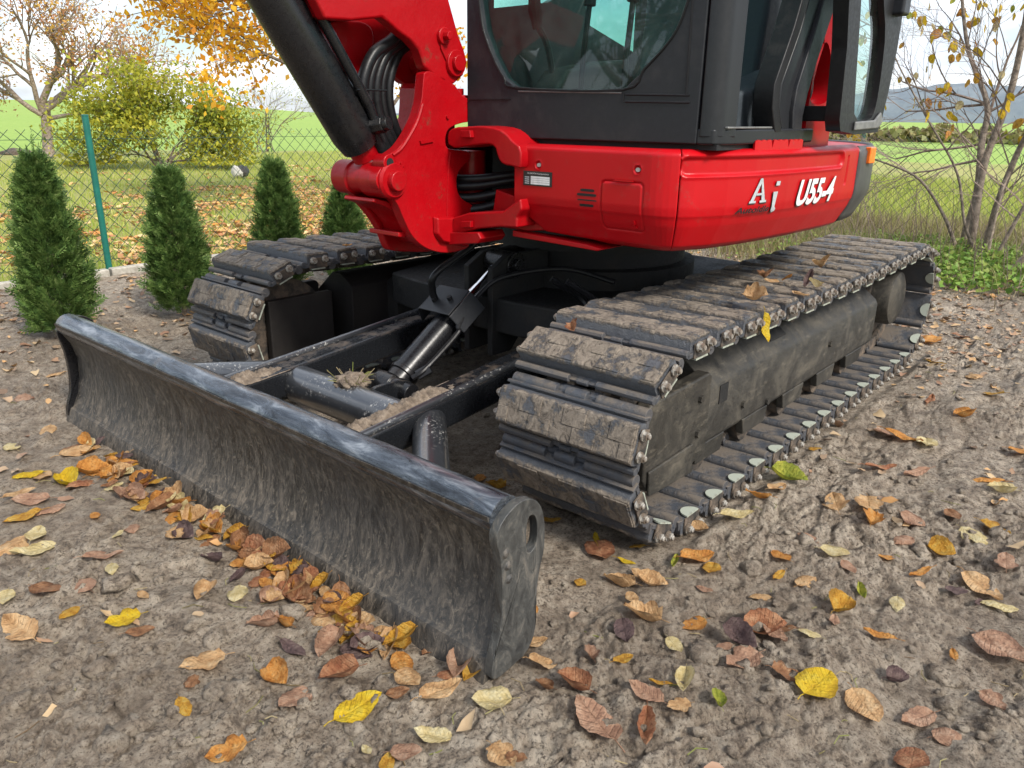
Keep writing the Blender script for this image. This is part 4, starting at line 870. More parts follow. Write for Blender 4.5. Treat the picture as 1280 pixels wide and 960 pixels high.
# boom cylinder
c0_ = Vector(U(452, 184, 'y', 0)); c1_ = Vector(U(345, 0, 'y', 0)); dc = (c1_-c0_).normalized(); c2_ = c1_+dc*.55
m = MB(); m.disc_stack(c0_+dc*.0, c2_, [(0, .042), (.006, .054), (.035, .060), (.05, .0625), (.98, .0625), (1, .05)], 40); bcyl = m.build('boom_cylinder', 'black_gloss', EX)
m = MB(); m.cyl(c0_-dc*.03+Vector((0, 0, 0)), c0_+dc*.02, .04, 24); m.build('cylinder_neck', 'red_cast', bcyl)
m = MB(); upc = Vector((-dc.z, 0, dc.x)); upc = upc if upc.x < 0 else -upc
def Gc(t, y, h): return c0_+dc*t+Vector((0, y, 0))+upc*h
m.tube([Gc(.055, .060, .040), Gc(.10, .062, .048), Gc(.40, .062, .050), Gc(.9, .062, .050)], .0135, 12); ol = m.build('oil_pipe', 'black_gloss', bcyl)
m = MB(); m.cyl(Gc(.045, .03, .025), Gc(.045, .088, .045), .023, 8); m.cyl(Gc(.045, .088, .045), Gc(.045, .102, .05), .018, 12); m.build('pipe_elbow', 'black_gloss', ol, bevel=.002)
for t in (.40, .44): m = MB(); m.box(tuple(Gc(t, .02, .055)-Vector((.012, 0, .012))), tuple(Gc(t, .07, .09)+Vector((.012, 0, .012)))); m.build('pipe_clamp', 'cab_grey', ol, bevel=.003)
m = MB(); m.tube(spl([Gc(.40, .01, .08), Gc(.48, .0, .10), Gc(.56, -.02, .13), Gc(.60, -.04, .20)], 6), .02, 12); m.build('hydraulic_hose', 'hose_black', bcyl)

# --- cab
CX = 1.15
cabroot = None
gl = [(-.02, 2.15), (.143, 1.40), (.150, 1.31), (.165, 1.235), (.200, 1.165), (.245, 1.105), (.292, 1.0775), (.64, 1.069), (.70, 1.115), (.76, 1.170), (.79, 1.215), (.812, 1.29), (.825, 1.40), (.80, 2.15)]
gl[0] = (.148, 2.15); gl[-1] = (.81, 2.15)
frp = [(.10, 2.25), (.10, .945), (.855, .945), (.862, 2.25), (.81, 2.25)]+gl[::-1]+[(.148, 2.25)]
m = MB(); m.prism(frp, 'x', CX-.035, CX); cab = m.build('cab_front_frame', 'cab_grey', EX, bevel=.004)
m = MB(); m.prism(gl, 'x', CX-.022, CX-.016); m.build('windshield', 'windshield_glass', cab, smooth=None)
# thin rubber bead round the glass and the seam lines of the corner panel
ring = [(CX+.001, y, z) for y, z in gl[:0]+gl]
m = MB(); m.tube(spl(ring[1:-1], 4), .0035, 6); m.build('glass_seal', 'rubber_black', cab)
for a, b in (((782, 118), (862, 119)), ((782, 127), (862, 128)), ((858, 118), (868, -30)), ((780, 116), (780, 127))):
    A_, B_ = U(*a, 'x', CX), U(*b, 'x', CX); m = MB(); m.tube([A_, B_], .0028, 6); m.build('panel_seam', 'rubber_black', cab)
m = MB(); m.tube([U(648, 114, 'x', CX), U(777, 116, 'x', CX)], .0022, 6); m.build('sill_bead', 'grey_plastic', cab)
m = MB(); m.box((CX-.001, .11, 1.046), (CX+.002, .27, 1.049)); m.build('panel_seam', 'rubber_black', cab)
# front left post, rounded
post = []
for a in np.linspace(0, pi/2, 10): post.append((CX-.045+.045*cos(a), .862+.045*sin(a)))
post += [(1.065, .914), (1.065, .88), (CX-.03, .85)]
m = MB(); m.prism(post, 'z', .962, 2.25); fp = m.build('front_post', 'cab_black', EX, bevel=.003)
m = MB(); m.prism([(CX+.0, .855), (CX-.01, .895), (CX-.045, .909), (.72, .925), (.60, .925), (.60, .86), (CX-.04, .84)], 'z', .944, .981); sill = m.build('door_sill', 'cab_black', EX, bevel=.006)
m = MB(); m.box((CX-.04, .905, .981), (.84, .915, .986)); m.build('sill_trim', 'grey_plastic', sill, bevel=.002)
m = MB(); m.box((.70, .10, .932), (1.13, .90, .945)); m.build('cab_floor', 'interior', EX)
m = MB(); m.prism(chaikin([(.86, .60), (1.09, .60), (1.10, .86), (.86, .86)], 1), 'z', .945, .985); m.build('floor_mat', 'rubber_black', EX, bevel=.01)
# rear edge of the door opening: seal, glossy pillar, outer grey pillar
yo = .915
def rail(name, pts_l, pts_r, y0, y1, mat, par, bev=.004):
    m = MB(); m.prism(XZ(pts_l+pts_r[::-1], y1), 'y', y0, y1); return m.build(name, mat, par, bevel=bev)
l1 = [(1012, -40), (1003, 0), (993, 35), (981, 70), (969, 105), (966, 135), (969, 166)]
l2 = [(1022, -40), (1012, 0), (1001, 38), (988, 75), (977, 106), (974, 135), (978, 166)]
l3 = [(1040, -40), (1031, 0), (1019, 40), (1007, 78), (997, 110), (992, 140), (991, 172)]
l4 = [(1056, -40), (1047, 0), (1034, 40), (1021, 80), (1011, 115), (1004, 145), (1001, 178)]
rail('door_seal', l1, l2, yo-.05, yo+.006, 'rubber_black', EX)
rp_ = rail('rear_pillar', l2, l3, yo-.06, yo-.004, 'cab_black', EX)
rail('pillar_trim', l3, l4, yo-.05, yo+.008, 'cab_grey', rp_)
# cab shell behind: roof, rear wall, right hand window wall
m = MB(); m.prism([(.20, .09), (1.16, .09), (1.16, .92), (.62, .92), (.20, .76)], 'z', 2.25, 2.33); m.build('cab_roof', 'cab_black', EX, bevel=.02)
sh = MB(); sh.prism([(.10, .945), (1.115, .945), (1.115, 2.25), (1.05, 2.25), (1.05, 1.30), (.80, 1.34), (.66, 1.40), (.60, 2.25), (.56, 2.25), (.60, 1.30), (.26, 1.22), (.26, 2.25), (.20, 2.25)], 'y', .09, .115); sh = sh.build('cab_right_wall', 'cab_black', EX)
m = MB(); m.prism([(.26, 1.22), (.60, 1.30), (.56, 2.25), (.26, 2.25)], 'y', .10, .105); m.build('rear_side_window', 'door_glass', sh, smooth=None)
m = MB(); m.prism([(.66, 1.40), (.80, 1.34), (1.05, 1.30), (1.05, 2.25), (.60, 2.25)], 'y', .10, .105); m.build('side_window', 'door_glass', sh, smooth=None)
m = MB(); m.prism([(.09, .945), (.76, .945), (.76, 2.25), (.72, 2.25), (.72, 1.26), (.15, 1.26), (.15, 2.25), (.09, 2.25)], 'x', .20, .225); rw = m.build('cab_rear_wall', 'cab_black', EX)
m = MB(); m.prism([(.15, 1.26), (.72, 1.26), (.72, 2.25), (.15, 2.25)], 'x', .21, .214); m.build('rear_window', 'door_glass', rw, smooth=None)
m = MB(); m.prism(XZ([(1003, -300), (1003, 0), (981, 70), (969, 105), (969, 175), (1070, 175), (1070, -300)], .90)[0:0] or [(.50, .945), (.80, .945), (.80, 1.0), (.74, 1.15), (.66, 1.4), (.60, 2.25), (.50, 2.25)], 'y', .842, .856); m.build('cab_left_wall', 'interior', EX)
# seat, console, levers, wipers
m = MB(); m.prism(chaikin([(.50, 1.00), (.86, .99), (.90, 1.03), (.885, 1.075), (.60, 1.085), (.55, 1.16), (.50, 1.70), (.42, 1.70), (.42, 1.05)], 1), 'y', .30, .72); seat = m.build('seat', 'seat_fabric', EX, bevel=.03, seg=3)
m = MB(); m.prism(chaikin([(.50, .955), (.93, .955), (.93, 1.05), (.90, 1.07), (.80, 1.08), (.70, 1.13), (.50, 1.15)], 1), 'y', .745, .835); cs = m.build('side_console', 'seat_fabric', EX, bevel=.015)
m = MB(); m.prism(chaikin([(.50, .955), (.93, .955), (.93, 1.13), (.70, 1.17), (.50, 1.19)], 1), 'y', .16, .26); m.build('side_console', 'interior', EX, bevel=.015)
for y in (.20, .79):
    m = MB(); m.tube(spl([(.86, y, 1.08), (.90, y, 1.20), (.94, y-.01, 1.26)], 5), .010, 8); m.tube([(.94, y-.01, 1.25), (.955, y-.01, 1.30), (.96, y-.01, 1.35)], [.014, .021, .015], 10); m.build('control_lever', 'rubber_black', EX)
for y in (.42, .56):
    m = MB(); m.tube([(1.03, y, .95), (1.02, y, 1.15), (1.00, y, 1.30)], .008, 8); m.tube([(1.0, y, 1.29), (.995, y, 1.34)], .017, 10); m.build('travel_lever', 'rubber_black', EX)
    m = MB(); m.box((1.00, y-.045, .96), (1.09, y+.045, .985)); m.build('pedal', 'rubber_black', EX, bevel=.005)
m = MB(); m.box((1.055, .845, 1.02), (1.075, .862, 1.24)); m.build('door_stay', 'interior', fp)
m = MB(); m.tube(spl([(1.07, .86, 1.20), (1.055, .87, 1.225), (1.035, .87, 1.225), (1.045, .865, 1.13), (1.03, .86, 1.03)], 5), .0028, 6); m.build('cable', 'pale_plastic', fp)
m = MB(); m.cyl((1.01, .84, 1.165), (1.01, .84, 1.20), .012, 12); m.box((.995, .83, 1.13), (1.03, .85, 1.166)); m.build('lock_knob', 'pale_plastic', fp, bevel=.002)
# red engine cover behind the cab, with its moulded grab recess
yr = .912
cov = XZ([(1004, 182), (1008, 150), (1013, 118), (1022, 82), (1035, 40), (1047, 0), (1056, -60), (1066, -60), (1050, 0), (1052, 110), (1048, 150), (1050, 182)], yr)
rec = XZ([(1012, 128), (1014, 108), (1019, 82), (1027, 60), (1033, 50), (1038, 62), (1040, 90), (1038, 115), (1033, 128), (1022, 132)], yr)
hood = [(.44, .925), (cov[0][0], .925)]+cov[1:7]+[(.62, 1.60), (.50, 1.60), (.46, 1.30), (.44, 1.0)]
hd = holed(hood, chaikin(rec, 2), yr-.05, yr).build('engine_cover', 'red_paint', EX, smooth=30, bevel=.010)
m = MB(); m.prism(chaikin([(x, z) for x, z in rec], 1), 'y', yr-.085, yr-.078); m.build('recess_floor', 'red_paint', hd)
m = MB(); m.box((rec[0][0]-.045, yr-.078, 1.035), (rec[0][0]-.0, yr-.02, 1.06)); m.build('cover_latch', 'rubber_black', hd, bevel=.004)
m = MB(); m.prism([(.19, -.60), (.19, .80), (-.15, .66), (-.42, .35), (-.46, -.2), (-.2, -.62)][::-1], 'z', .93, 1.22); m.build('engine_hood', 'red_paint', EX, bevel=.05, seg=4)
m = MB(); m.prism([(.80, -.60), (.88, -.22), (.2, -.22), (.2, -.75)][::-1], 'z', .9245, .935); m.build('right_deck', 'red_paint', EX, bevel=.004)
# coarse teeth of the step on the body edge under the door
s0 = SZ(940, 186)[0]; s1 = SZ(1002, 186)[0]
m = MB(); n = 36; T = []
for i in range(n+1):
    t = i/n; seg3 = (t*3) % 1; zt = .951+.0035*abs(sin(t*3*pi*3)); zt = .934 if (abs(seg3-1) < .05 or seg3 < .03) and 0 < i < n else zt
    p, nn = plan(s0+(s1-s0)*t); T.append((p, nn, zt))
vs = []
for p, nn, zt in T: vs += [(p[0]-nn[0]*.010, p[1]-nn[1]*.010, .926), (p[0]-nn[0]*.010, p[1]-nn[1]*.010, zt), (p[0]-nn[0]*.016, p[1]-nn[1]*.016, zt), (p[0]-nn[0]*.016, p[1]-nn[1]*.016, .926)]
fs = [(4*i+j, 4*i+4+j, 4*i+4+(j+1) % 4, 4*i+(j+1) % 4) for i in range(n) for j in range(4)]+[(0, 1, 2, 3), (4*n+3, 4*n+2, 4*n+1, 4*n)]
m.add(vs, fs).build('step_grip', 'red_paint', sp_, smooth=20)
# open door, folded back along the side
yd = 1.0
dout = XZ([(1041, 164), (1040, 150), (1049, 60), (1054, -60), (1130, -60), (1129, 2), (1120, 14), (1113, 60), (1103, 110), (1093, 152), (1088, 165), (1060, 168)], yd)
din = XZ([(1058, 152), (1060, 110), (1064, 50), (1067, 0), (1068, -45), (1094, -45), (1095, 2), (1098, 42), (1093, 90), (1086, 135), (1080, 150)], yd)
dr = holed(dout, chaikin(din, 1), yd-.02, yd+.02).build('cab_door', 'rubber_black', EX, smooth=30, bevel=.006)
m = MB(); m.prism(chaikin(din, 1), 'y', yd-.003, yd+.003); m.build('door_glass', 'door_glass', dr, smooth=None)
m = MB(); m.prism(XZ([(1058, 152), (1082, 150), (1090, 140), (1092, 152), (1086, 160), (1056, 163)], yd), 'y', yd+.02, yd+.028); m.build('door_trim', 'grey_plastic', dr, bevel=.004)
m = MB(); hxx, hzz = XZ([(1112, 6)], yd)[0]; m.box((hxx-.03, yd-.03, hzz-.03), (hxx+.03, yd+.05, hzz+.02)); m.build('door_handle', 'cab_grey', dr, bevel=.008)
m = MB(); m.box((XZ([(1046, 160)], yd)[0][0]-.02, .90, 1.0), (XZ([(1046, 160)], yd)[0][0]+.005, yd, 1.04)); m.build('door_hinge', 'rubber_black', dr, bevel=.004)

# ------------------------------------------------------------------ kerb and fences
kb = root('concrete_kerb', (.9, -3.2, 0), 'low pale concrete kerb edging the planted strip at the foot of the wire fence', 'kerb')
x = 2.93
while x > -5.0:
    m = MB(); z0 = float(hmud(np.array(x), np.array(-3.15), False)); a = rnd.uniform(-.006, .006)
    m.box((x-.985, -3.215+a, -.2), (x, -3.155+a, .088+rnd.uniform(-.004, .004))); m.build('slab', 'concrete', kb, bevel=.008, seg=2); x -= 1.0
def fence(name, A, B, z0, z1, posts, label, group, topz):
    A = np.array(A, float); B = np.array(B, float); Lf = np.hypot(*(B-A)); d = (B-A)/Lf
    r_ = root(name, (A[0], A[1], 0), label, 'fence', group)
    tri = []; w = .0865; h = z1-z0; r = .0021; V = []; Fq = []
    def wire(s0, q0, s1, q1, off):
        n = np.array([-d[1], d[0]]); k = len(V)
        P0 = np.array([A[0]+d[0]*s0+n[0]*off, A[1]+d[1]*s0+n[1]*off, q0]); P1 = np.array([A[0]+d[0]*s1+n[0]*off, A[1]+d[1]*s1+n[1]*off, q1])
        ax_ = (P1-P0)/np.linalg.norm(P1-P0); u_ = np.array([n[0], n[1], 0]); v_ = np.cross(ax_, u_)
        for P_ in (P0, P1):
            for j in range(3): V.append(P_+r*(u_*cos(2.1*j)+v_*sin(2.1*j)))
        for j in range(3): Fq.append((k+j, k+(j+1) % 3, k+3+(j+1) % 3, k+3+j))
    i = 0; s = -h
    while s < Lf:
        for dr_ in (1, -1):
            a, b = s, s+h; za, zb = (z0, z1) if dr_ > 0 else (z1, z0)
            if b > 0 and a < Lf:
                t0 = max(0, -a/h); t1 = min(1, (Lf-a)/h); nseg = 4
                for q_ in range(nseg):
                    ta = t0+(t1-t0)*q_/nseg; tb = t0+(t1-t0)*(q_+1)/nseg
                    sg = lambda t: .004*float(perlin(np.array((a+h*t)*2.), np.array((za+(zb-za)*t)*2.)))*3
                    wire(a+h*ta+sg(ta), za+(zb-za)*ta, a+h*tb+sg(tb), za+(zb-za)*tb, .0015*dr_)
        s += w
    tag(fastmesh('wire_mesh', V, Fq, 'wire', r_), kind='stuff')
    for z in (topz, (z0+z1)/2-.05, z0+.06):
        m = MB(); m.cyl((A[0], A[1], z), (B[0], B[1], z), .0016, 5); m.build('tension_wire', 'wire', r_)
    for (px_, py_, zt) in posts:
        m = MB(); m.cyl((px_, py_, -.1), (px_, py_, zt), .019, 20); p_ = m.build('post', 'post_green', r_)
        m = MB(); m.disc_stack((px_, py_, zt), (px_, py_, zt+.008), [(0, .021), (.6, .021), (1, .014)], 20); m.build('cap', 'post_green', p_)
fence('chain_link_fence', (3.4, -3.25), (-5.6, -3.25), .07, .90, [(.908, -3.25, .975), (-1.6, -3.25, .975), (-4.1, -3.25, .975), (3.35, -3.25, .975)], 'wire mesh fence with green tube post along the kerb behind the conifers', 'wire mesh fences round the yard', .845)
fence('chain_link_fence', (-5.6, -3.25), (-5.6, 6.5), -.02, .86, [(-5.6, -3.2, .95), (-5.6, -.9, .93), (-5.6, 4.0, .93)], 'wire mesh fence behind the bare branched shrub and the green undergrowth', 'wire mesh fences round the yard', .80)

# ------------------------------------------------------------------ small conifers
def thuja(x, y, h, rmax, label, seed, n=2600):
    n = int(n*1.0)
    rs = np.random.RandomState(seed); zb = float(hmud(np.array(x), np.array(y), False))
    r_ = root('thuja', (x, y, zb), label, 'conifer', 'young conifers planted along the kerb')
    t = rs.rand(n)**.80*.97+.01; ph = rs.rand(n)*2*pi
    prof = np.interp(t, [0, .05, .18, .38, .6, .8, .93, 1], [.60, .80, 1.0, .95, .74, .46, .24, .05])
    lump = 1+.50*np.array([float(perlin(np.array(a*2.2+seed), np.array(b*9))) for a, b in zip(ph, t)])
    rr = rmax*prof*lump*(.30+.66*rs.rand(n)**.5)*(1+.22*(rs.rand(n) > .93))
    C = np.stack([x+rr*np.cos(ph), y+rr*np.sin(ph), zb+.02+h*t], 1)
    out = np.stack([np.cos(ph), np.sin(ph), 0*ph], 1)
    D = out*(.75+.5*rs.rand(n)[:, None])+np.array([0, 0, 1])*(.55+.9*rs.rand(n)[:, None])+rs.randn(n, 3)*.33; D /= np.linalg.norm(D, axis=1, keepdims=True)
    Sd = np.cross(D, out+rs.randn(n, 3)*.6); Sd /= np.linalg.norm(Sd, axis=1, keepdims=True); Ls = (.042+.060*rs.rand(n)**1.6)*(1-.28*t)
    # each spray: stem plus side leaflets
    VV = []; FF = []; k = 0
    lf = [(0, .0, 1.0, .0, .035)]+[(a, s_, .44*(1-a*.6), s_*1, .040) for a in (.08, .22, .36, .50, .64, .80) for s_ in (1, -1)]
    for (a, s_, ln, sd_, wd) in lf:
        base = C+D*(Ls*a)[:, None]; dirv = D if s_ == 0 else D*.72+Sd*s_*.70
        dirv = dirv+rs.randn(n, 3)*.10; side = np.cross(dirv, np.cross(D, Sd)); side /= np.linalg.norm(side, axis=1, keepdims=True)+1e-9
        Lw = (Ls*ln)[:, None]; Ww = (Ls*wd)[:, None]*1.15
        q4 = np.stack([base, base+dirv*Lw*.5+side*Ww, base+dirv*Lw, base+dirv*Lw*.5-side*Ww], 1)
        VV.append(q4.reshape(-1, 3)); FF.append(np.arange(4*n).reshape(n, 4)+k); k += 4*n
    # order so that a spray shares one random colour is not needed; islands vary on their own
    fastmesh('foliage', np.concatenate(VV), np.concatenate(FF), 'thuja_leaf', r_)
    m = MB(); m.tube([(x, y, zb-.03), (x+.004, y, zb+h*.5), (x, y, zb+h*.95)], [.014, .008, .002], 8)
    for i in range(60):
        t_ = .08+.8*i/60; a = i*2.4; rr_ = rmax*float(np.interp(t_, [0, .2, .6, 1], [.7, .9, .6, .05]))*.8
        m.tube([(x, y, zb+h*t_), (x+rr_*cos(a)*.6, y+rr_*sin(a)*.6, zb+h*t_+.03), (x+rr_*cos(a), y+rr_*sin(a), zb+h*t_+.09)], [.003, .002, .001], 5)
    m.build('trunk', 'bark', r_)
    ns = 34; VS = []; 
    for i in range(ns):
        t_ = .55+.45*rs.rand() if i > 8 else 1.0; a = rs.rand()*6.28; rr_ = rmax*float(np.interp(t_, [0, .2, .6, .95, 1], [.9, .9, .62, .15, .03])); p0 = np.array([x+rr_*cos(a)*.8, y+rr_*sin(a)*.8, zb+h*t_-.03]); dd_ = np.array([cos(a)*.35, sin(a)*.35, 1.0])+rs.randn(3)*.2
        Ln = .05+.07*rs.rand() if i > 8 else .06+.09*rs.rand(); 
        for k_ in range(16): VS.append((p0+dd_*Ln*k_/16, dd_*.5+rs.randn(3)*.55))
    C_ = np.array([v[0] for v in VS]); D_ = np.array([v[1] for v in VS]); tag(cards('leading_shoots', C_, D_, .020, .005, 'thuja_leaf', r_, rs), kind='stuff')
thuja(1.64, -2.00, .78, .126, 'largest dark green conifer at the left, standing right behind the far blade corner', 11, 4200)
thuja(1.07, -1.99, .70, .130, 'pointed green conifer between the green fence post and the far track front', 12, 3600)
thuja(.43, -2.08, .72, .118, 'slim green conifer with a thin pale top behind the far track', 13, 3000)
thuja(-.04, -2.10, .55, .118, 'smallest and roundest green conifer beneath the boom cylinder end', 14, 2600)

# ------------------------------------------------------------------ trees and shrubs
class Tree:
    def __init__(s, seed): s.r = random.Random(seed); s.m = MB(); s.tips = []
    def grow(s, p, d, L, r, depth, maxd, curl=.25, up=.1, kids=3, spread=.8, nseg=5, tipr=.003, ratio=.68, rr=.62):
        p = Vector(p); d = Vector(d).normalized(); path = [p.copy()]; rads = [r]
        for i in range(nseg):
            d = (d+Vector((s.r.gauss(0, curl), s.r.gauss(0, curl), s.r.gauss(0, curl)+up))*.5).normalized(); p = p+d*(L/nseg); path.append(p.copy()); rads.append(max(tipr, r*(1-(i+1)/nseg*(1-rr))))
            if depth >= maxd-1: s.tips.append((p.copy(), d.copy()))
            if depth < maxd and i >= 1:
                for _ in range(kids if i == nseg-1 else (1 if s.r.random() < .75 else 0)):
                    a = d.orthogonal().normalized(); a.rotate(Matrix.Rotation(s.r.uniform(0, 2*pi), 3, d)); nd = (d+a*spread*s.r.uniform(.6, 1.3)).normalized()
                    s.grow(p, nd, L*ratio*s.r.uniform(.7, 1.2), rads[-1]*s.r.uniform(.55, .8), depth+1, maxd, curl, up, kids, spread, nseg, tipr, ratio, rr)
        s.m.tube(path, rads, 8 if r > .03 else (5 if r > .008 else 3), caps=False)
def leaves_at(tips, per, jit, size, rs, droop=-.2):
    P = np.array([t[0][:] for t in tips for _ in range(per)]); n = len(P); P = P+rs.randn(n, 3)*jit
    D = rs.randn(n, 3)+np.array([0, 0, droop]); return P, D, size*(.6+.8*rs.rand(n))
def tree(name, base, label, cat, seed, trunk, leaf, group=None, bark='bark'):
    r_ = root(name, base, label, cat, group); T = Tree(seed)
    for args in trunk: T.grow(**args)
    T.m.build('trunk', bark, r_, smooth=60)
    rs = np.random.RandomState(seed)
    if leaf:
        P, D, L_ = leaves_at(T.tips, leaf['per'], leaf['jit'], leaf['size'], rs, leaf.get('droop', -.2))
        if 'max' in leaf and len(P) > leaf['max']:
            k = rs.permutation(len(P))[:leaf['max']]; P, D, L_ = P[k], D[k], L_[k]
        P[:, 2] = np.maximum(P[:, 2], .1)
        cards('crown', P, D, L_, L_*leaf.get('asp', .55), leaf['mat'], r_, rs)
        print(name, 'tips', len(T.tips), 'leaves', len(P))
    return T
# the old fruit tree on the left
tb = U(62, 196, 'z', .0); 
tree('plum_tree', tuple(tb), 'old fruit tree with knotty bent trunk and sparse rusty leaves at the left edge', 'tree', 5,
     [dict(p=tb, d=(.02, 0, 1), L=1.15, r=.13, depth=0, maxd=0, curl=.10, up=.2, nseg=6, rr=.75)]+
     [dict(p=tuple(tb+np.array(o)), d=d_, L=l_, r=r0, depth=1, maxd=4, curl=.30, up=.06, kids=2, spread=.8, ratio=.72, tipr=.006) for o, d_, l_, r0 in
      (((0, 0, 1.05), (-.25, .1, 1), 1.2, .085), ((0, 0, 1.0), (-.9, .3, .75), 1.5, .07), ((0, 0, .9), (1, -.3, .55), 1.2, .06), ((0, 0, .95), (-.7, .9, .45), 1.4, .06), ((0, 0, .8), (-1.1, .6, .25), 1.6, .05), ((0, 0, 1.0), (.4, .5, .9), 1.3, .06))],
     dict(per=3, jit=.10, size=.075, mat='plum_leaf', max=5200), bark='bark_pale')
# yellow green bush
bb = U(205, 208, 'z', .0)
tree('yellow_bush', tuple(bb), 'broad yellow green bush spreading over the lawn right of the green fence post', 'bush', 8,
     [dict(p=tuple(bb+np.array((rnd.uniform(-.12, .12), rnd.uniform(-.12, .12), 0))), d=d_, L=.95, r=.022, depth=2, maxd=4, curl=.28, up=.02, kids=3, spread=.7, ratio=.7, tipr=.003) for d_ in
      ((.6, -.2, .9), (-.6, .2, .9), (.2, .5, 1.2), (-.1, -.4, 1.3), (1.0, -.3, .5), (-1.0, .4, .5), (.3, .1, 1.6), (-.35, .3, 1.5), (-.9, -.1, .9), (.9, .2, .9))],
     dict(per=8, jit=.14, size=.080, mat='bush_leaf', max=26000))
# golden hornbeam behind the boom
hb = np.array([-3.95, -6.3, 0.0])
tree('golden_hornbeam', tuple(hb), 'golden yellow leafed tree whose branches hang behind the black boom cylinder', 'tree', 21,
     [dict(p=tuple(hb), d=(0, 0, 1), L=2.0, r=.07, depth=0, maxd=0, curl=.08, up=.2, nseg=6, rr=.6)]+
     [dict(p=tuple(hb+np.array((0, 0, z_))), d=d_, L=l_, r=.026, depth=2, maxd=4, curl=.18, up=.03, kids=2, spread=.75, ratio=.66, tipr=.002) for z_, d_, l_ in
      ((1.15, (1, -.15, .20), 1.7), (1.35, (1, .2, .40), 1.75), (1.6, (1, .1, .7), 1.7), (1.25, (1, -.5, .3), 1.6), (1.7, (1, -.4, .6), 1.8), (1.5, (1, 0, .5), 1.9), (1.0, (-.5, .4, .6), .8), (1.5, (-.6, .5, .9), 1.0), (1.8, (.3, .2, 1), 1.2), (1.7, (.9, -.6, .8), 1.3))],
     dict(per=8, jit=.075, size=.072, mat='beech_leaf', max=34000, asp=.62, droop=-.5))
# thin leafless bush beyond the fence, right of the yellow bush
nb_ = U(330, 190, 'z', 0)
tree('bare_bush', tuple(nb_), 'thin leafless grey bush on the lawn edge right of the yellow bush', 'bush', 31,
     [dict(p=tuple(nb_+np.array((rnd.uniform(-.3, .3), rnd.uniform(-.3, .3), 0))), d=(rnd.uniform(-1, 1), rnd.uniform(-1, 1), 1.1), L=1.1, r=.016, depth=2, maxd=4, curl=.3, up=.0, kids=2, spread=.7, tipr=.003) for _ in range(7)], dict(per=1, jit=.05, size=.05, mat='bush_leaf', max=700))
# shrub at the right edge: several stems rising from one stool, bare, with a few large leaves
sb = U(1222, 335, 'z', .02)
r_ = root('multi_stem_shrub', tuple(sb), 'bare branched shrub with several brown stems and a few yellow leaves at the right edge', 'shrub')
T = Tree(44)
def stem(px, depth_x, r0, r1, mat='bark', kids=True):
    """px: photo pixels up the stem, lying in the plane x = depth_x (drifting)"""
    pts = [tuple(U(u, v, 'x', depth_x+dx)) for u, v, dx in px]; P_ = spl(pts, 5); n = len(P_); m = MB(); m.tube(P_, [r0+(r1-r0)*i/(n-1) for i in range(n)], 9); m.build('stem', mat, r_, smooth=60)
    return P_
stems = [stem([(1212, 322, 0), (1219, 270, 0), (1232, 200, -.05), (1262, 120, -.1), (1283, 20, -.1), (1290, -60, -.1)], -3.78, .030, .018),
         stem([(1206, 298, -.3), (1222, 240, -.3), (1227, 180, -.35), (1234, 130, -.4), (1210, 60, -.5), (1200, -30, -.6)], -3.7, .034, .010),
         stem([(1228, 326, 0), (1245, 260, .05), (1268, 200, .1), (1290, 150, .15), (1300, 80, .2)], -3.72, .026, .014),
         stem([(1232, 345, .1), (1238, 300, .1), (1252, 240, .1), (1262, 215, .1)], -3.65, .013, .010, 'bark_pale'),
         stem([(1196, 312, .05), (1180, 270, .05), (1150, 225, .1), (1110, 205, .1), (1060, 190, .1)], -3.72, .015, .004),
         stem([(1222, 322, .05), (1206, 280, .1), (1196, 215, .1), (1160, 150, .2), (1125, 85, .2), (1105, 40, .2)], -3.66, .012, .003),
         stem([(1240, 330, .1), (1262, 290, .1), (1285, 250, .1), (1310, 215, .1)], -3.55, .014, .010),
         stem([(1262, 338, .3), (1290, 315, .3), (1320, 290, .3)], -3.45, .022, .018, 'bark_pale')]
rr = random.Random(5)
for P_ in stems[:7]:
    n = len(P_)
    for k in range(5, n):
        if rr.random() < .28:
            d = (P_[min(k+1, n-1)]-P_[k-1]).normalized(); a = Vector((rr.uniform(-.7, .5), rr.uniform(-1.2, .9), rr.uniform(-.2, .8)))
            T.grow(P_[k], d*.5+a, rr.uniform(.30, .62), .0065, 2, 4, .16, .03, 2, .65, 5, .0010, .62, .55)
for (u, v, dx, du, dv, L_) in ((1234, 130, -.4, -60, -20, .7), (1236, 130, -.4, -70, 10, .6), (1236, 140, -.4, 50, -40, .6), (1228, 180, -.35, -80, 10, .6), (1225, 200, -.35, -60, 20, .5), (1236, 140, -.4, -30, -80, .8), (1236, 145, -.4, 10, -80, .8)):
    p = U(u, v, 'x', -3.7+dx); q_ = U(u+du, v+dv, 'x', -3.7+dx); T.grow(tuple(p), tuple(q_-p), L_, .011, 1, 4, .17, .03, 2, .6, 6, .0011, .60, .5)
T.m.build('twigs', 'twig', r_, smooth=60)
print('shrub tips', len(T.tips))

# leafless tree beyond the fence on the other side, seen only mirrored in the windshield
for q_, (tx, ty) in enumerate(((7.4, -4.6), (10.5, -5.6))):
    tree('bare_tree', (tx, ty, 0), ['leafless tree standing beyond the fence, mirrored in the windshield', 'second leafless tree further off beyond the fence, mirrored in the windshield'][q_], 'tree', 61+q_,
     [dict(p=(tx, ty, 0), d=(0, 0, 1), L=1.2, r=.12, depth=0, maxd=0, curl=.08, up=.2, nseg=5, rr=.8)]+
     [dict(p=(tx, ty, 1.1+.2*i), d=(cos(i*1.9), sin(i*1.9), .8), L=1.5, r=.06, depth=1, maxd=4, curl=.25, up=.08, kids=2, spread=.8, ratio=.7, tipr=.008) for i in range(6)], None)
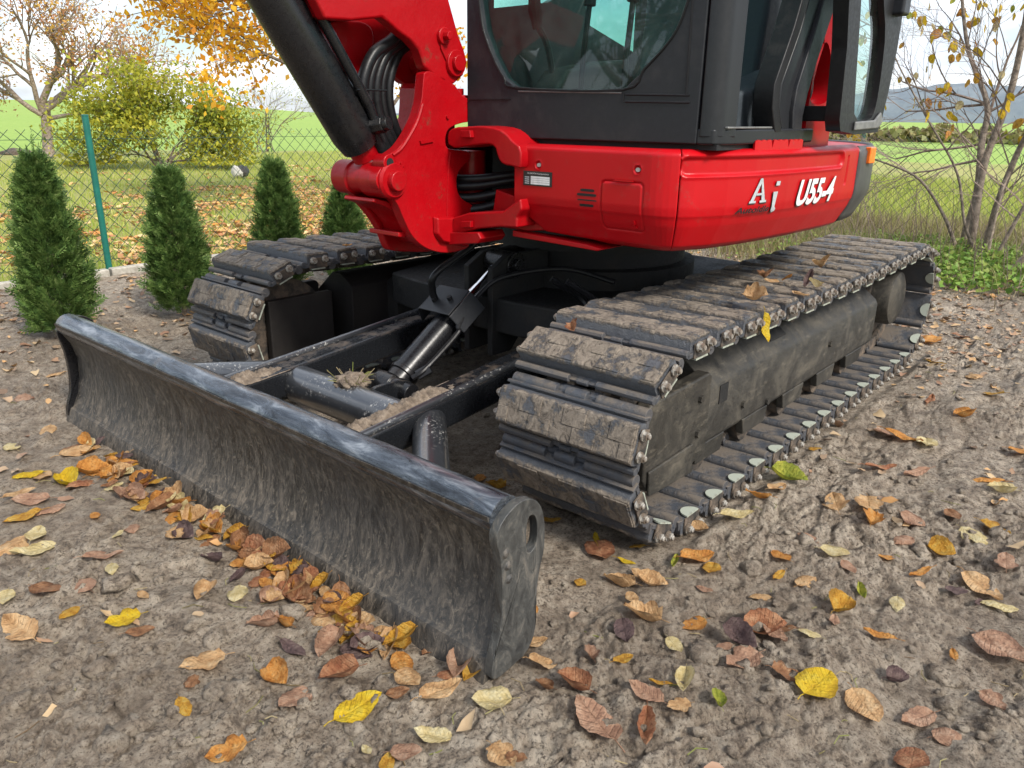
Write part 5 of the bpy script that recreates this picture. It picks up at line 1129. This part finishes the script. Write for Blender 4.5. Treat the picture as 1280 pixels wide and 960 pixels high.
# ------------------------------------------------------------------ fallen leaves
def leaf_mesh(kind, seed, curl=.3, fold=.2):
    """one leaf about 1 unit long with blade, raised midrib and stalk; origin near its centre"""
    r2 = random.Random(seed); nu, nv = 11, 6; vs = []; fs = []
    a1, a2, a3 = r2.uniform(0, 6), r2.uniform(0, 6), r2.uniform(.7, 1.3)
    for i in range(nu+1):
        t = i/nu
        w = {'oval': .33*sin(pi*t**.85)**.75, 'beech': .29*sin(pi*t**.78)**.8, 'round': .42*sin(pi*t**.8)**.62, 'lance': .17*sin(pi*t**.9)**.8, 'lobed': .42*sin(pi*t**.7)**.7*(.62+.38*abs(cos(2.6*pi*t)))}[kind]
        w = w+(.012 if i % 2 else -.008)*(0 < i < nu)
        for j in range(nv+1):
            q_ = -1+2*j/nv; yy = q_*w; xx = t-.5+(abs(q_)**1.5)*.10*(1 if kind != 'lance' else .3)*(t-.25)
            z = fold*abs(yy)*.9+curl*((t-.5)**2)*.9*a3-.06*curl+.035*sin(9*t+a1)*abs(q_)+.03*curl*sin(6*q_+a2)+.006*abs(q_)*(1 if (i+(j > nv/2)) % 2 else 0)+r2.uniform(-.012, .012)+.05*curl*sin(5*t+3*q_+a2)
            if curl > .6: z += .5*(abs(q_)**2)*w*1.6*(1 if q_ > 0 else .3)
            vs.append((xx, yy, z))
    for i in range(nu):
        for j in range(nv): a_ = i*(nv+1)+j; fs.append((a_, a_+1, a_+nv+2, a_+nv+1))
    m = MB(); m.add(vs, fs); z0 = vs[nv//2][2]
    m.tube([(-.5+.02, 0, z0), (-.62, .02*a3, z0+.02), (-.74, .06*(a3-1), z0-.005)], [.010, .008, .011], 4)
    m.tube([(vs[i*(nv+1)+nv//2][0], 0, vs[i*(nv+1)+nv//2][2]+.002) for i in range(0, nu, 2)], .0065, 3, caps=False)
    o = m.build('leafproto', 'leaf_tan', None, smooth=80); COL.objects.unlink(o); me = o.data; bpy.data.objects.remove(o); return me
KINDS = {}
for kd in ('oval', 'beech', 'round', 'lance', 'lobed'):
    KINDS[kd] = [(leaf_mesh(kd, 1, .15, .12), 'flat'), (leaf_mesh(kd, 2, .45, .35), 'wavy'), (leaf_mesh(kd, 3, 1.0, .55), 'curled'), (leaf_mesh(kd, 4, -.45, -.30), 'arched')]
SHAPEWORD = dict(oval='oval', beech='pointed', round='round', lance='narrow', lobed='lobed')
COLWORD = dict(yellow='bright yellow', gold='golden', orange='orange', tan='tan', pale='pale cream', pink='pinkish brown', brown='brown', russet='rusty red', purple='dark purplish', green='yellow green')
LEAVES = []
def put_leaf(P, L_, col, kind, form, rz, tilt=0, taz=0, place='', nz_=None):
    me, fw = KINDS[kind][form]; o = bpy.data.objects.new('fallen_leaf', me); COL.objects.link(o)
    o.material_slots[0].link = 'OBJECT'; o.material_slots[0].material = LM[col]
    M = Matrix.Translation(Vector(P)) @ Matrix.Rotation(taz, 4, 'Z') @ Matrix.Rotation(tilt, 4, 'X') @ Matrix.Rotation(rz-taz, 4, 'Z') @ Matrix.Diagonal((L_, L_, L_, 1))
    o.matrix_basis = M; LEAVES.append(dict(o=o, c=col, k=kind, f=fw, L=L_, P=P, place=place, px=PJ(P))); return o
def ground_leaf(u, v, lp, col, kind=None, form=None, rz=None, lift=.004):
    z = 0
    for _ in range(3): P = U(u, v, 'z', z); z = float(hmud(P[0:1], P[1:2])[0])
    d = np.linalg.norm(P-CAM); L_ = lp*d/FPX*.98
    kind = kind or rnd.choice(['oval', 'oval', 'beech', 'beech', 'round', 'lobed']); form = rnd.choice([0, 0, 1, 3, 3]) if form is None else form
    # find the local slope so that the leaf lies on the mud
    e = L_*.3; gxv = (float(hmud(P[0:1]+e, P[1:2], False)[0])-float(hmud(P[0:1]-e, P[1:2], False)[0]))/(2*e); gyv = (float(hmud(P[0:1], P[1:2]+e, False)[0])-float(hmud(P[0:1], P[1:2]-e, False)[0]))/(2*e)
    zz = max(float(hmud(P[0:1]+a, P[1:2]+b)[0]) for a, b in ((0, 0), (e, 0), (-e, 0), (0, e), (0, -e)))
    taz = rnd.uniform(0, 2*pi); return put_leaf((P[0], P[1], zz*.75+z*.25+lift+.02*L_), L_, col, kind, form, rnd.uniform(0, 2*pi) if rz is None else rz, rad(rnd.gauss(0, 9)), taz)
HAND = [(447, 889, 56, 'yellow', 'oval', 0), (1020, 862, 52, 'yellow', 'round', 0), (36, 594, 28, 'yellow'), (54, 598, 28, 'tan'), (85, 607, 36, 'yellow', 'oval', 2), (108, 606, 40, 'russet', 'beech', 3), (118, 592, 34, 'orange', 'beech', 2), (100, 566, 40, 'tan'),
 (115, 580, 22, 'orange'), (25, 620, 30, 'tan'), (40, 626, 34, 'pink'), (30, 650, 34, 'gold'), (20, 682, 40, 'tan'), (45, 692, 44, 'pale', 'beech'), (45, 671, 30, 'pale'), (62, 640, 32, 'pink'), (148, 673, 16, 'pale'), (165, 662, 26, 'pink'), (128, 697, 38, 'pink'), (140, 712, 24, 'pale'),
 (182, 636, 30, 'gold'), (202, 638, 38, 'brown', 'beech', 2), (120, 650, 16, 'orange'), (255, 833, 46, 'tan', 'lobed', 0), (345, 852, 34, 'orange', 'round', 2), (370, 876, 40, 'pink', 'round', 0), (285, 942, 42, 'orange', 'lobed', 1), (230, 885, 26, 'gold', 'oval', 3), (155, 776, 34, 'yellow', 'lobed', 1),
 (176, 796, 28, 'brown', 'oval', 0), (8, 752, 30, 'pale'), (26, 789, 52, 'tan', 'beech', 1), (58, 742, 32, 'brown'), (105, 731, 34, 'pink'), (88, 770, 22, 'gold'), (180, 748, 18, 'tan'), (255, 744, 28, 'tan', 'round', 2), (297, 745, 28, 'pale', 'round'), (330, 784, 36, 'pink', 'lobed', 2), (355, 783, 30, 'orange', 'oval', 2),
 (445, 820, 42, 'purple', 'beech', 1), (367, 815, 46, 'purple', 'lance', 0), (503, 834, 40, 'orange', 'oval', 0), (500, 808, 34, 'gold', 'round', 1), (510, 850, 34, 'tan', 'round', 0), (572, 836, 46, 'pink', 'oval', 2), (590, 842, 34, 'gold', 'oval', 2), (550, 870, 52, 'tan', 'beech', 1), (616, 882, 44, 'pale', 'round', 1),
 (542, 926, 44, 'pale', 'beech', 1), (507, 944, 34, 'pink', 'round'), (484, 957, 30, 'gold'), (628, 950, 42, 'tan', 'lobed', 1), (459, 948, 16, 'pale'), (497, 870, 26, 'brown'), (540, 812, 34, 'brown', 'beech', 1), (560, 845, 26, 'russet'),
 (725, 732, 18, 'gold', 'round', 1), (668, 806, 30, 'tan', 'oval', 1), (678, 833, 40, 'tan', 'oval', 1), (681, 862, 26, 'brown', 'oval', 2), (716, 862, 42, 'russet', 'round', 2), (739, 822, 24, 'pink', 'lobed', 2), (778, 834, 26, 'gold', 'oval', 0), (780, 798, 42, 'purple', 'beech', 1), (803, 772, 46, 'tan', 'lobed', 2),
 (790, 752, 24, 'tan'), (868, 782, 30, 'orange', 'round', 0), (842, 816, 28, 'pale', 'oval', 1), (855, 858, 34, 'pale', 'oval', 2), (808, 866, 44, 'pink', 'beech', 1), (826, 856, 28, 'gold', 'lance', 1), (848, 888, 28, 'tan', 'lobed', 0), (806, 915, 58, 'russet', 'lance', 2), (745, 908, 78, 'pink', 'beech', 0),
 (897, 882, 26, 'green', 'oval', 2), (925, 803, 46, 'purple', 'beech', 2), (928, 836, 46, 'pink', 'lobed', 1), (955, 792, 46, 'russet', 'oval', 2), (975, 790, 34, 'brown'), (645, 950, 24, 'brown'), (774, 732, 40, 'tan', 'oval', 2), (815, 732, 34, 'tan', 'beech', 2), (668, 762, 16, 'orange'),
 (972, 726, 28, 'gold', 'lance', 1), (1008, 729, 34, 'tan', 'oval'), (1052, 762, 34, 'gold', 'round', 2), (1076, 744, 26, 'green', 'lance', 2), (1121, 756, 28, 'pale'), (1100, 793, 34, 'orange', 'lance', 1), (1192, 822, 24, 'orange', 'lance', 1), (1226, 738, 52, 'tan', 'beech', 1), (1250, 758, 34, 'pale'), (1222, 756, 18, 'purple', 'lance', 1),
 (1249, 816, 54, 'pink', 'round', 1), (982, 848, 36, 'brown', 'lobed', 1), (968, 800, 38, 'pink', 'beech', 1), (1080, 884, 44, 'tan', 'round', 0), (1146, 905, 42, 'pink', 'beech', 1), (1182, 925, 28, 'pink', 'round'), (1120, 853, 28, 'purple', 'oval', 2), (1012, 794, 24, 'pale'), (1042, 783, 34, 'pink', 'lance'), (1138, 957, 40, 'russet', 'round', 0), (1258, 700, 28, 'pink'),
 (686, 653, 28, 'gold', 'oval', 1), (750, 692, 44, 'russet', 'round', 1), (745, 676, 24, 'yellow', 'lance', 1), (783, 704, 24, 'yellow', 'lance', 0), (797, 684, 22, 'gold', 'lance'), (803, 724, 30, 'tan', 'oval', 1), (870, 700, 44, 'orange', 'oval', 1), (889, 714, 34, 'gold', 'oval', 0), (843, 706, 26, 'green', 'lance', 2), (873, 667, 22, 'tan', 'oval', 2),
 (1042, 695, 30, 'pale', 'round', 0), (920, 645, 38, 'pale', 'beech', 1), (947, 622, 30, 'orange', 'lance', 2), (970, 614, 28, 'tan', 'oval', 1), (985, 600, 40, 'green', 'beech', 2), (963, 575, 20, 'gold', 'oval'), (1044, 634, 38, 'tan', 'lobed', 1), (1092, 655, 30, 'orange', 'lobed', 2), (1085, 636, 38, 'tan', 'lobed', 1), (1140, 650, 26, 'pink', 'round'), (1130, 676, 28, 'pink'),
 (1242, 663, 30, 'gold', 'lobed', 1), (1218, 671, 32, 'pale'), (1175, 692, 26, 'gold', 'round', 2), (975, 701, 24, 'orange', 'round', 1), (1010, 675, 24, 'pink'), (1128, 551, 42, 'orange', 'lance', 1), (1158, 556, 34, 'pale'), (1108, 546, 28, 'pink'), (1020, 562, 18, 'gold'), (1203, 525, 22, 'orange', 'round', 2), (1162, 503, 28, 'russet', 'lance', 1), (1240, 495, 22, 'gold'),
 (1100, 586, 40, 'russet', 'lance'), (1145, 593, 38, 'pink', 'lance', 1), (1250, 615, 28, 'pale', 'oval', 2), (1235, 601, 36, 'orange', 'lance'), (1275, 568, 24, 'orange'), (1150, 719, 30, 'orange', 'lance', 1), (1190, 648, 24, 'brown'), (1060, 712, 24, 'pink'), (1200, 423, 20, 'russet'), (1163, 430, 26, 'orange', 'lobed'), (1215, 470, 30, 'tan', 'lobed'), (1170, 452, 22, 'gold'),
 (905, 812, 20, 'pink'), (1240, 880, 30, 'pink'), (1195, 740, 22, 'purple'), (1108, 700, 20, 'orange'), (950, 750, 24, 'tan'), (880, 740, 20, 'pink'), (180, 515, 40, 'pink', 'oval'), (60, 540, 26, 'tan'), (15, 560, 24, 'pale'), (30, 500, 26, 'pink', 'lobed'), (70, 470, 20, 'tan'), (620, 610, 26, 'gold', 'lobed', 2), (600, 600, 20, 'orange'), (240, 850, 22, 'brown')]
for t in HAND: ground_leaf(t[0], t[1], t[2], t[3], t[4] if len(t) > 4 else None, t[5] if len(t) > 5 else None)
# the drift of leaves pushed up against the blade edge
CW = ['orange', 'orange', 'orange', 'tan', 'tan', 'pink', 'brown', 'brown', 'gold', 'gold', 'russet', 'pale', 'purple']
for i in range(128):
    y = rnd.choice([rnd.uniform(-.72, .72), rnd.uniform(-.50, .10), rnd.uniform(.25, .80)]); dist = abs(rnd.gauss(0, .055))+.012; x = 2.03+dist; h = float(hmud(np.array([x]), np.array([y]))[0])
    near = max(0, 1-dist/.06); L_ = rnd.uniform(.042, .072)
    put_leaf((x, y, h+.008+near*rnd.uniform(0, .032)), L_, rnd.choice(CW), rnd.choice(['oval', 'beech', 'beech', 'lobed', 'round']), rnd.choice([1, 2, 2, 3]), rnd.uniform(0, 6.28), rad(rnd.uniform(0, 55)*near+rnd.uniform(0, 14)), rad(90)+rnd.gauss(0, .6), place='piled against the blade edge')
# leaves on the machine
for (u, v, lp, col, kd, fm) in ((1027, 331, 26, 'tan', 'oval', 2), (984, 347, 13, 'orange', 'oval', 0), (955, 345, 20, 'brown', 'lobed', 2), (1019, 356, 18, 'pale', 'oval', 2), (945, 372, 26, 'tan', 'lobed', 2), (1010, 350, 22, 'purple', 'lance', 2), (965, 352, 14, 'tan', 'round', 1), (716, 411, 18, 'russet', 'lobed', 2), (1000, 368, 20, 'tan', 'lobed', 1)):
    P = U(u, v, 'z', .552); put_leaf(tuple(P), lp*np.linalg.norm(P-CAM)/FPX*1.2, col, kd, fm, rnd.uniform(0, 6), rad(rnd.uniform(5, 40)), rnd.uniform(0, 6), place='on top of the near track')
P = U(956, 408, 'y', .992); put_leaf(tuple(P), .075, 'yellow', 'oval', 1, 1.6, rad(80), 3.1, place='hanging off the near track')
P = U(434, 307, 'z', .54); put_leaf(tuple(P), .05, 'orange', 'lobed', 1, .6, .1, 0, place='lying on top of the far track')
# give every leaf a label that holds for it alone
def region(l):
    if l['place']: return l['place']
    u, v = l['px']; P = l['P']
    if P[0] > 2.0 and P[1] < .95 and v < 800 and u < 560: return 'on the mud in front of the blade'
    if P[0] > 2.0 and P[1] < 1.0: return 'on the foreground mud beyond the near blade corner' if u > 380 else 'on the mud in the lower left corner'
    if u < 640 and v < 640: return 'on the mud between blade and track'
    if u > 640 and v > 800: return 'on the mud in the foreground right of the blade'
    if u > 1000 and v < 620: return 'on the mud towards the shrub'
    if u > 1000: return 'on the mud near the right edge'
    return 'on the mud beside the near track front'
ORD = ['', 'second', 'third', 'fourth', 'fifth', 'sixth', 'seventh', 'eighth', 'ninth', 'tenth', 'eleventh', 'twelfth']
grp = {}
for l in LEAVES:
    key = (COLWORD[l['c']], l['f'], SHAPEWORD[l['k']] if l['k'] not in ('oval',) else '', region(l)); grp.setdefault(key, []).append(l)
for (cw, fw, sw_, pl), ls in grp.items():
    ls.sort(key=lambda l: l['px'][0])
    for i, l in enumerate(ls):
        base = ' '.join(x for x in (cw, fw, sw_, 'leaf', pl) if x); n_ = len(ls)
        if n_ > 1: base = base+', '+('leftmost of %s' % ('two' if n_ == 2 else 'its kind') if i == 0 else ('rightmost of %s' % ('two' if n_ == 2 else 'its kind') if i == n_-1 else ORD[min(i, 11)]+' from left'))
        w_ = base.split()
        if len(w_) > 16: base = base.replace('on the mud in the foreground right of the blade', 'on foreground mud right of the blade').replace('on the foreground mud beyond the near blade corner', 'on foreground mud by the blade corner').replace('on the mud ', 'on mud ')
        tag(l['o'], base, 'leaf', 'fallen autumn leaves on the mud')
print('leaves', len(LEAVES))
# leaves still on the right hand shrub, each a part
tips = [t for t in T.tips]; rr.shuffle(tips); cnt = 0
for (p, d) in tips:
    u, v = PJ(p[:]);
    if not (1060 < u < 1290 and -20 < v < 175) or cnt > 125: continue
    if u < 1150 and rr.random() < .75: continue
    me, _ = KINDS[rr.choice(['oval', 'oval', 'lance', 'round'])][rr.choice([0, 1, 3])]; o = bpy.data.objects.new('leaf', me); COL.objects.link(o); o.parent = r_; o.matrix_parent_inverse = worldmat(r_).inverted()
    o.material_slots[0].link = 'OBJECT'; o.material_slots[0].material = LM[rr.choice(['gold', 'gold', 'yellow', 'yellow', 'yellow', 'pale', 'green', 'orange'])]
    L_ = rr.uniform(.05, .085); o.matrix_basis = Matrix.Translation(p-Vector((0, 0, .03))) @ Matrix.Rotation(rr.uniform(0, 6), 4, 'Z') @ Matrix.Rotation(rr.uniform(.6, 2.0), 4, 'Y') @ Matrix.Rotation(rr.uniform(0, 6), 4, 'X') @ Matrix.Diagonal((L_, L_, L_, 1)); cnt += 1
# small uncountable litter: on the lawn beyond the fence, and crumbs trodden into the mud
rs = np.random.RandomState(77)
def litter(name, X, Y, Z, size, mat, flat=.25, asp=.6, **k):
    n = len(X); C = np.stack([X, Y, Z], 1); L_ = (size*(.45+rs.rand(n)))[:, None]; a = rs.rand(n)*2*pi
    ux = np.stack([np.cos(a), np.sin(a), flat*rs.randn(n)*.6], 1); uy = np.stack([-np.sin(a), np.cos(a), flat*rs.randn(n)*.6], 1); k = 7; P_ = [C+np.array([0, 0, 1])*L_*.10*rs.randn(n, 1)]
    for j in range(k):
        t = 2*pi*j/k; r_j = (.5 if j else .62)*(1+.25*rs.randn(n, 1).clip(-1.4, 1.4)); P_.append(C+ux*L_*r_j*cos(t)+uy*L_*asp*r_j*sin(t)+np.array([0, 0, 1])*L_*.14*np.abs(rs.randn(n, 1)))
    V = np.stack(P_, 1).reshape(-1, 3); i = np.arange(n)[:, None]*(k+1)
    return tag(fastmesh(name, V, np.concatenate([i+np.array([[0, 1+j, 1+(j+1) % k]]) for j in range(k)]), mat), kind='stuff')
n = 52000; X = rs.uniform(-9, 2.5, n); Y = -3.3-rs.rand(n)**1.4*9.5
k = .8*perlin(X*.5+2, Y*.5)+.9*perlin(X*1.7, Y*1.7)+.55*np.clip(.9-(-3.3-Y)/4.2, -1.2, 1)+.50*sm(1.5, -3.0, X)-.12 > rs.rand(n)*.9
X, Y = X[k], Y[k]; tag(litter('lawn_leaf_litter', X, Y, hland(X, Y)+.02+.02*rs.rand(len(X)), .060, 'litter', .35), 'rusty fallen leaves covering the lawn beyond the fence', 'leaf litter')
n = 15000; X = rs.uniform(-5, 3, n); Y = rs.uniform(-3.1, 3.5, n); k = (rs.rand(n) < .16+.84*sm(1.6, 4.2, np.hypot(X-2.9, Y-1.8))) &  (~((X > -.95) & (X < 1.6) & (np.abs(Y) < 1.0))) & (rs.rand(n) < .25+.9*sm(1.0, -2.5, X)+.5*sm(-1.2, -2.8, Y)) & ~((X > 1.85) & (X < 2.06) & (np.abs(Y) < 1))
X, Y = X[k], Y[k]; tag(litter('mud_leaf_litter', X, Y, hmud(X, Y)+.003+.004*rs.rand(len(X)), .034, 'mudlitter', .25), 'small scraps of brown leaf trodden into the mud', 'leaf litter')
# straw and little twigs on the mud
m = MB()
for i in range(150):
    u, v = rnd.uniform(0, 1280), rnd.uniform(450, 955); P = U(u, v, 'z', 0)
    if 1.85 < P[0] < 2.06 and abs(P[1]) < 1 or (P[0] < 1.6 and abs(P[1]) < 1.02): continue
    a = rnd.uniform(0, 6.28); L_ = rnd.uniform(.012, .05); x, y = P[0], P[1]; z = float(hmud(np.array([x]), np.array([y]))[0])+.004
    m.tube([(x, y, z), (x+cos(a)*L_*.5, y+sin(a)*L_*.5, z+.003), (x+cos(a+.3)*L_, y+sin(a+.3)*L_, z+.001)], .0009, 4)
tag(m.build('twig_litter', 'dry_grass', None, smooth=None), 'fine straw and twig scraps scattered over the mud', 'litter', kind='stuff')
# loose clods
def clodfield(n, seed, size):
    rs2 = np.random.RandomState(seed); V = []; Fq = []; base = []
    ico = bmesh.new(); bmesh.ops.create_icosphere(ico, subdivisions=2, radius=1); bv = np.array([v.co[:] for v in ico.verts]); bf = np.array([[v.index for v in f.verts] for f in ico.faces]); ico.free()
    out = []; F_all = []; k = 0
    for i in range(n):
        u, v = rs2.uniform(-20, 1300), rs2.uniform(400, 965); P = U(u, v, 'z', 0)
        if (1.84 < P[0] < 2.06 and abs(P[1]) < 1) or (-.9 < P[0] < 1.6 and .56 < abs(P[1]) < 1.03): continue
        if float(perlin(P[0:1]*2.2+3, P[1:2]*2.2)[0]) < rs2.uniform(-.35, .35): continue
        s_ = size*rs2.uniform(.3, 1)**1.6; z = float(hmud(P[0:1], P[1:2])[0]); q_ = bv*(1+.3*rs2.randn(len(bv), 1)*.6); q_ = q_*np.array([s_*rs2.uniform(.8, 1.5), s_, s_*.7]); a = rs2.uniform(0, 6.28); q_ = q_ @ np.array([[cos(a), sin(a), 0], [-sin(a), cos(a), 0], [0, 0, 1]])
        out.append(q_+np.array([P[0], P[1], z+s_*.15])); F_all.append(bf+k); k += len(bv)
    return np.concatenate(out), np.concatenate(F_all)
V, Fq = clodfield(2600, 5, .011); tag(fastmesh('mud_clods', V, Fq, 'mud_ground', smooth=True), 'small loose clods of mud scattered over the churned ground', 'mud', kind='stuff')

V, Fq = clodfield(420, 9, .026); tag(fastmesh('mud_lumps', V, Fq, 'mud_ground', smooth=True), 'larger crumbled lumps of mud lying about the yard', 'mud', kind='stuff')
# ------------------------------------------------------------------ grass and undergrowth
def blades(name, X, Y, Z, h, w, mat, lean=.5, parent=None):
    n = len(X); a = rs.rand(n)*2*pi; H = h*(.5+rs.rand(n)); L_ = lean*H*rs.rand(n); dx, dy = np.cos(a), np.sin(a); b = rs.rand(n)*2*pi; wx, wy = np.cos(b)*w, np.sin(b)*w
    mx_, my_, mz_ = X+dx*L_*.35, Y+dy*L_*.35, Z+H*.62
    V = np.stack([np.stack([X-wx, Y-wy, Z], 1), np.stack([X+wx, Y+wy, Z], 1), np.stack([mx_+wx*.7, my_+wy*.7, mz_], 1), np.stack([mx_-wx*.7, my_-wy*.7, mz_], 1), np.stack([X+dx*L_, Y+dy*L_, Z+H], 1)], 1).reshape(-1, 3)
    i = np.arange(n)[:, None]*5; return tag(fastmesh(name, V, np.concatenate([i+np.array([[0, 1, 2]]), i+np.array([[0, 2, 3]]), i+np.array([[3, 2, 4]])]), mat, parent), kind='stuff')
n = 90000; X = rs.uniform(-13, 3.5, n); Y = -3.28-rs.rand(n)**1.5*14; tag(blades('lawn_grass', X, Y, hland(X, Y), .05, .005, 'grass_blade'), 'short green lawn grass beyond the wire fence', 'grass')
n = 45000; X = -5.3-rs.rand(n)**1.5*8; Y = rs.uniform(-3.2, 5, n); tag(blades('meadow_grass', X, Y, hland(X, Y), .10, .0035, 'grass_blade'), 'taller meadow grass outside the rear wire fence', 'grass')
n = 60000; X = rs.uniform(-5.5, -2.2, n); Y = rs.uniform(-3.0, 1.1, n); k = rs.rand(n) < sm(-2.0, -3.4, X)*(.6+perlin(X*1.5, Y*1.5))*np.where((X > -4.2) & (Y > .1), .35, 1); X, Y = X[k], Y[k]
tag(blades('dry_undergrowth', X, Y, hmud(X, Y), .17, .0018, 'dry_grass', 1.2), 'tangled dry brown grass and stalks behind the near track', 'undergrowth')
# low green ground cover round the shrub
n = 13000; cx_, cy_ = -3.55, .75; X = cx_+rs.randn(n)*.75; Y = cy_+rs.randn(n)*.62; k = (X < -2.35-.3*rs.rand(n)) & (X > -5.3); X, Y = X[k], Y[k]; n = len(X)
Z = hmud(X, Y)+.02+.10*rs.rand(n)*np.exp(-((X-cx_)/1.1)**2)+.03*rs.rand(n); D = np.stack([rs.randn(n), rs.randn(n), .15*rs.randn(n)], 1); L_ = .022+.030*rs.rand(n)
tag(tag(cards('ground_cover', np.stack([X, Y, Z], 1), D, L_, L_*.75, 'cover_leaf', None, rs), kind='stuff'), 'low leafy green ground cover round the foot of the shrub', 'ground cover')
m = MB()
for i in range(260):
    x, y = -3.6+rnd.gauss(0, .8), .2+rnd.gauss(0, 1.0)
    if x > -2.5 or x < -5.3: continue
    z = float(hmud(np.array([x]), np.array([y]), False)); L_ = rnd.uniform(.25, .7); dx, dy = rnd.gauss(0, .3), rnd.gauss(0, .3)
    m.tube([(x, y, z), (x+dx*.4*L_, y+dy*.4*L_, z+L_*.55), (x+dx*1.2*L_, y+dy*1.2*L_, z+L_)], [.0028, .002, .0012], 4)
tag(m.build('dry_stalks', 'twig', None, smooth=None), 'thin dry stalks standing in the undergrowth before the rear fence', 'undergrowth', kind='stuff')
# hedge and bushes that close the field on the right
n = 5000
azs = rs.uniform(180, 212, n); R = 60+rs.randn(n)*1.5; Xh = CAM[0]+R*np.cos(np.radians(azs)); Yh = CAM[1]+R*np.sin(np.radians(azs)); hh_ = .75+.8*perlin(azs*.8, azs*0+2)+.6*perlin(azs*3., azs*0)
C = np.stack([Xh, Yh, -.3+hh_*rs.rand(n)**.8], 1); tag(cards('far_hedge', C, rs.randn(n, 3), .5, .4, 'hedge_leaf', None, rs), 'dull brown hedge line where the green field ends on the right', 'hedge', kind='stuff')
# stone and log on the lawn
sp = U(300, 219, 'z', .02); r_ = root('lawn_stone', tuple(sp), 'dark lump with a pale side lying on the lawn below the yellow bush', 'stone')
clod('dark_stone', (sp[0]-.03, sp[1], .08), .12, .8, 'stone_dark', r_, 3, 12); clod('pale_stone', (sp[0]+.07, sp[1]+.03, .07), .09, 1.1, 'stone_pale', r_, 8, 12)
for (u, v, r0, lab) in ((20, 192, .20, 'low dark mound of earth left of the old fruit tree trunk'), (98, 206, .14, 'small dark earth mound on the lawn right of the old fruit tree trunk')):
    p = U(u, v, 'z', 0); o = clod('earth_mound', (p[0], p[1], .0), r0*1.6, .35, 'caked_mud', None, u, 14); tag(o, lab, 'mound', 'earth mounds on the lawn')
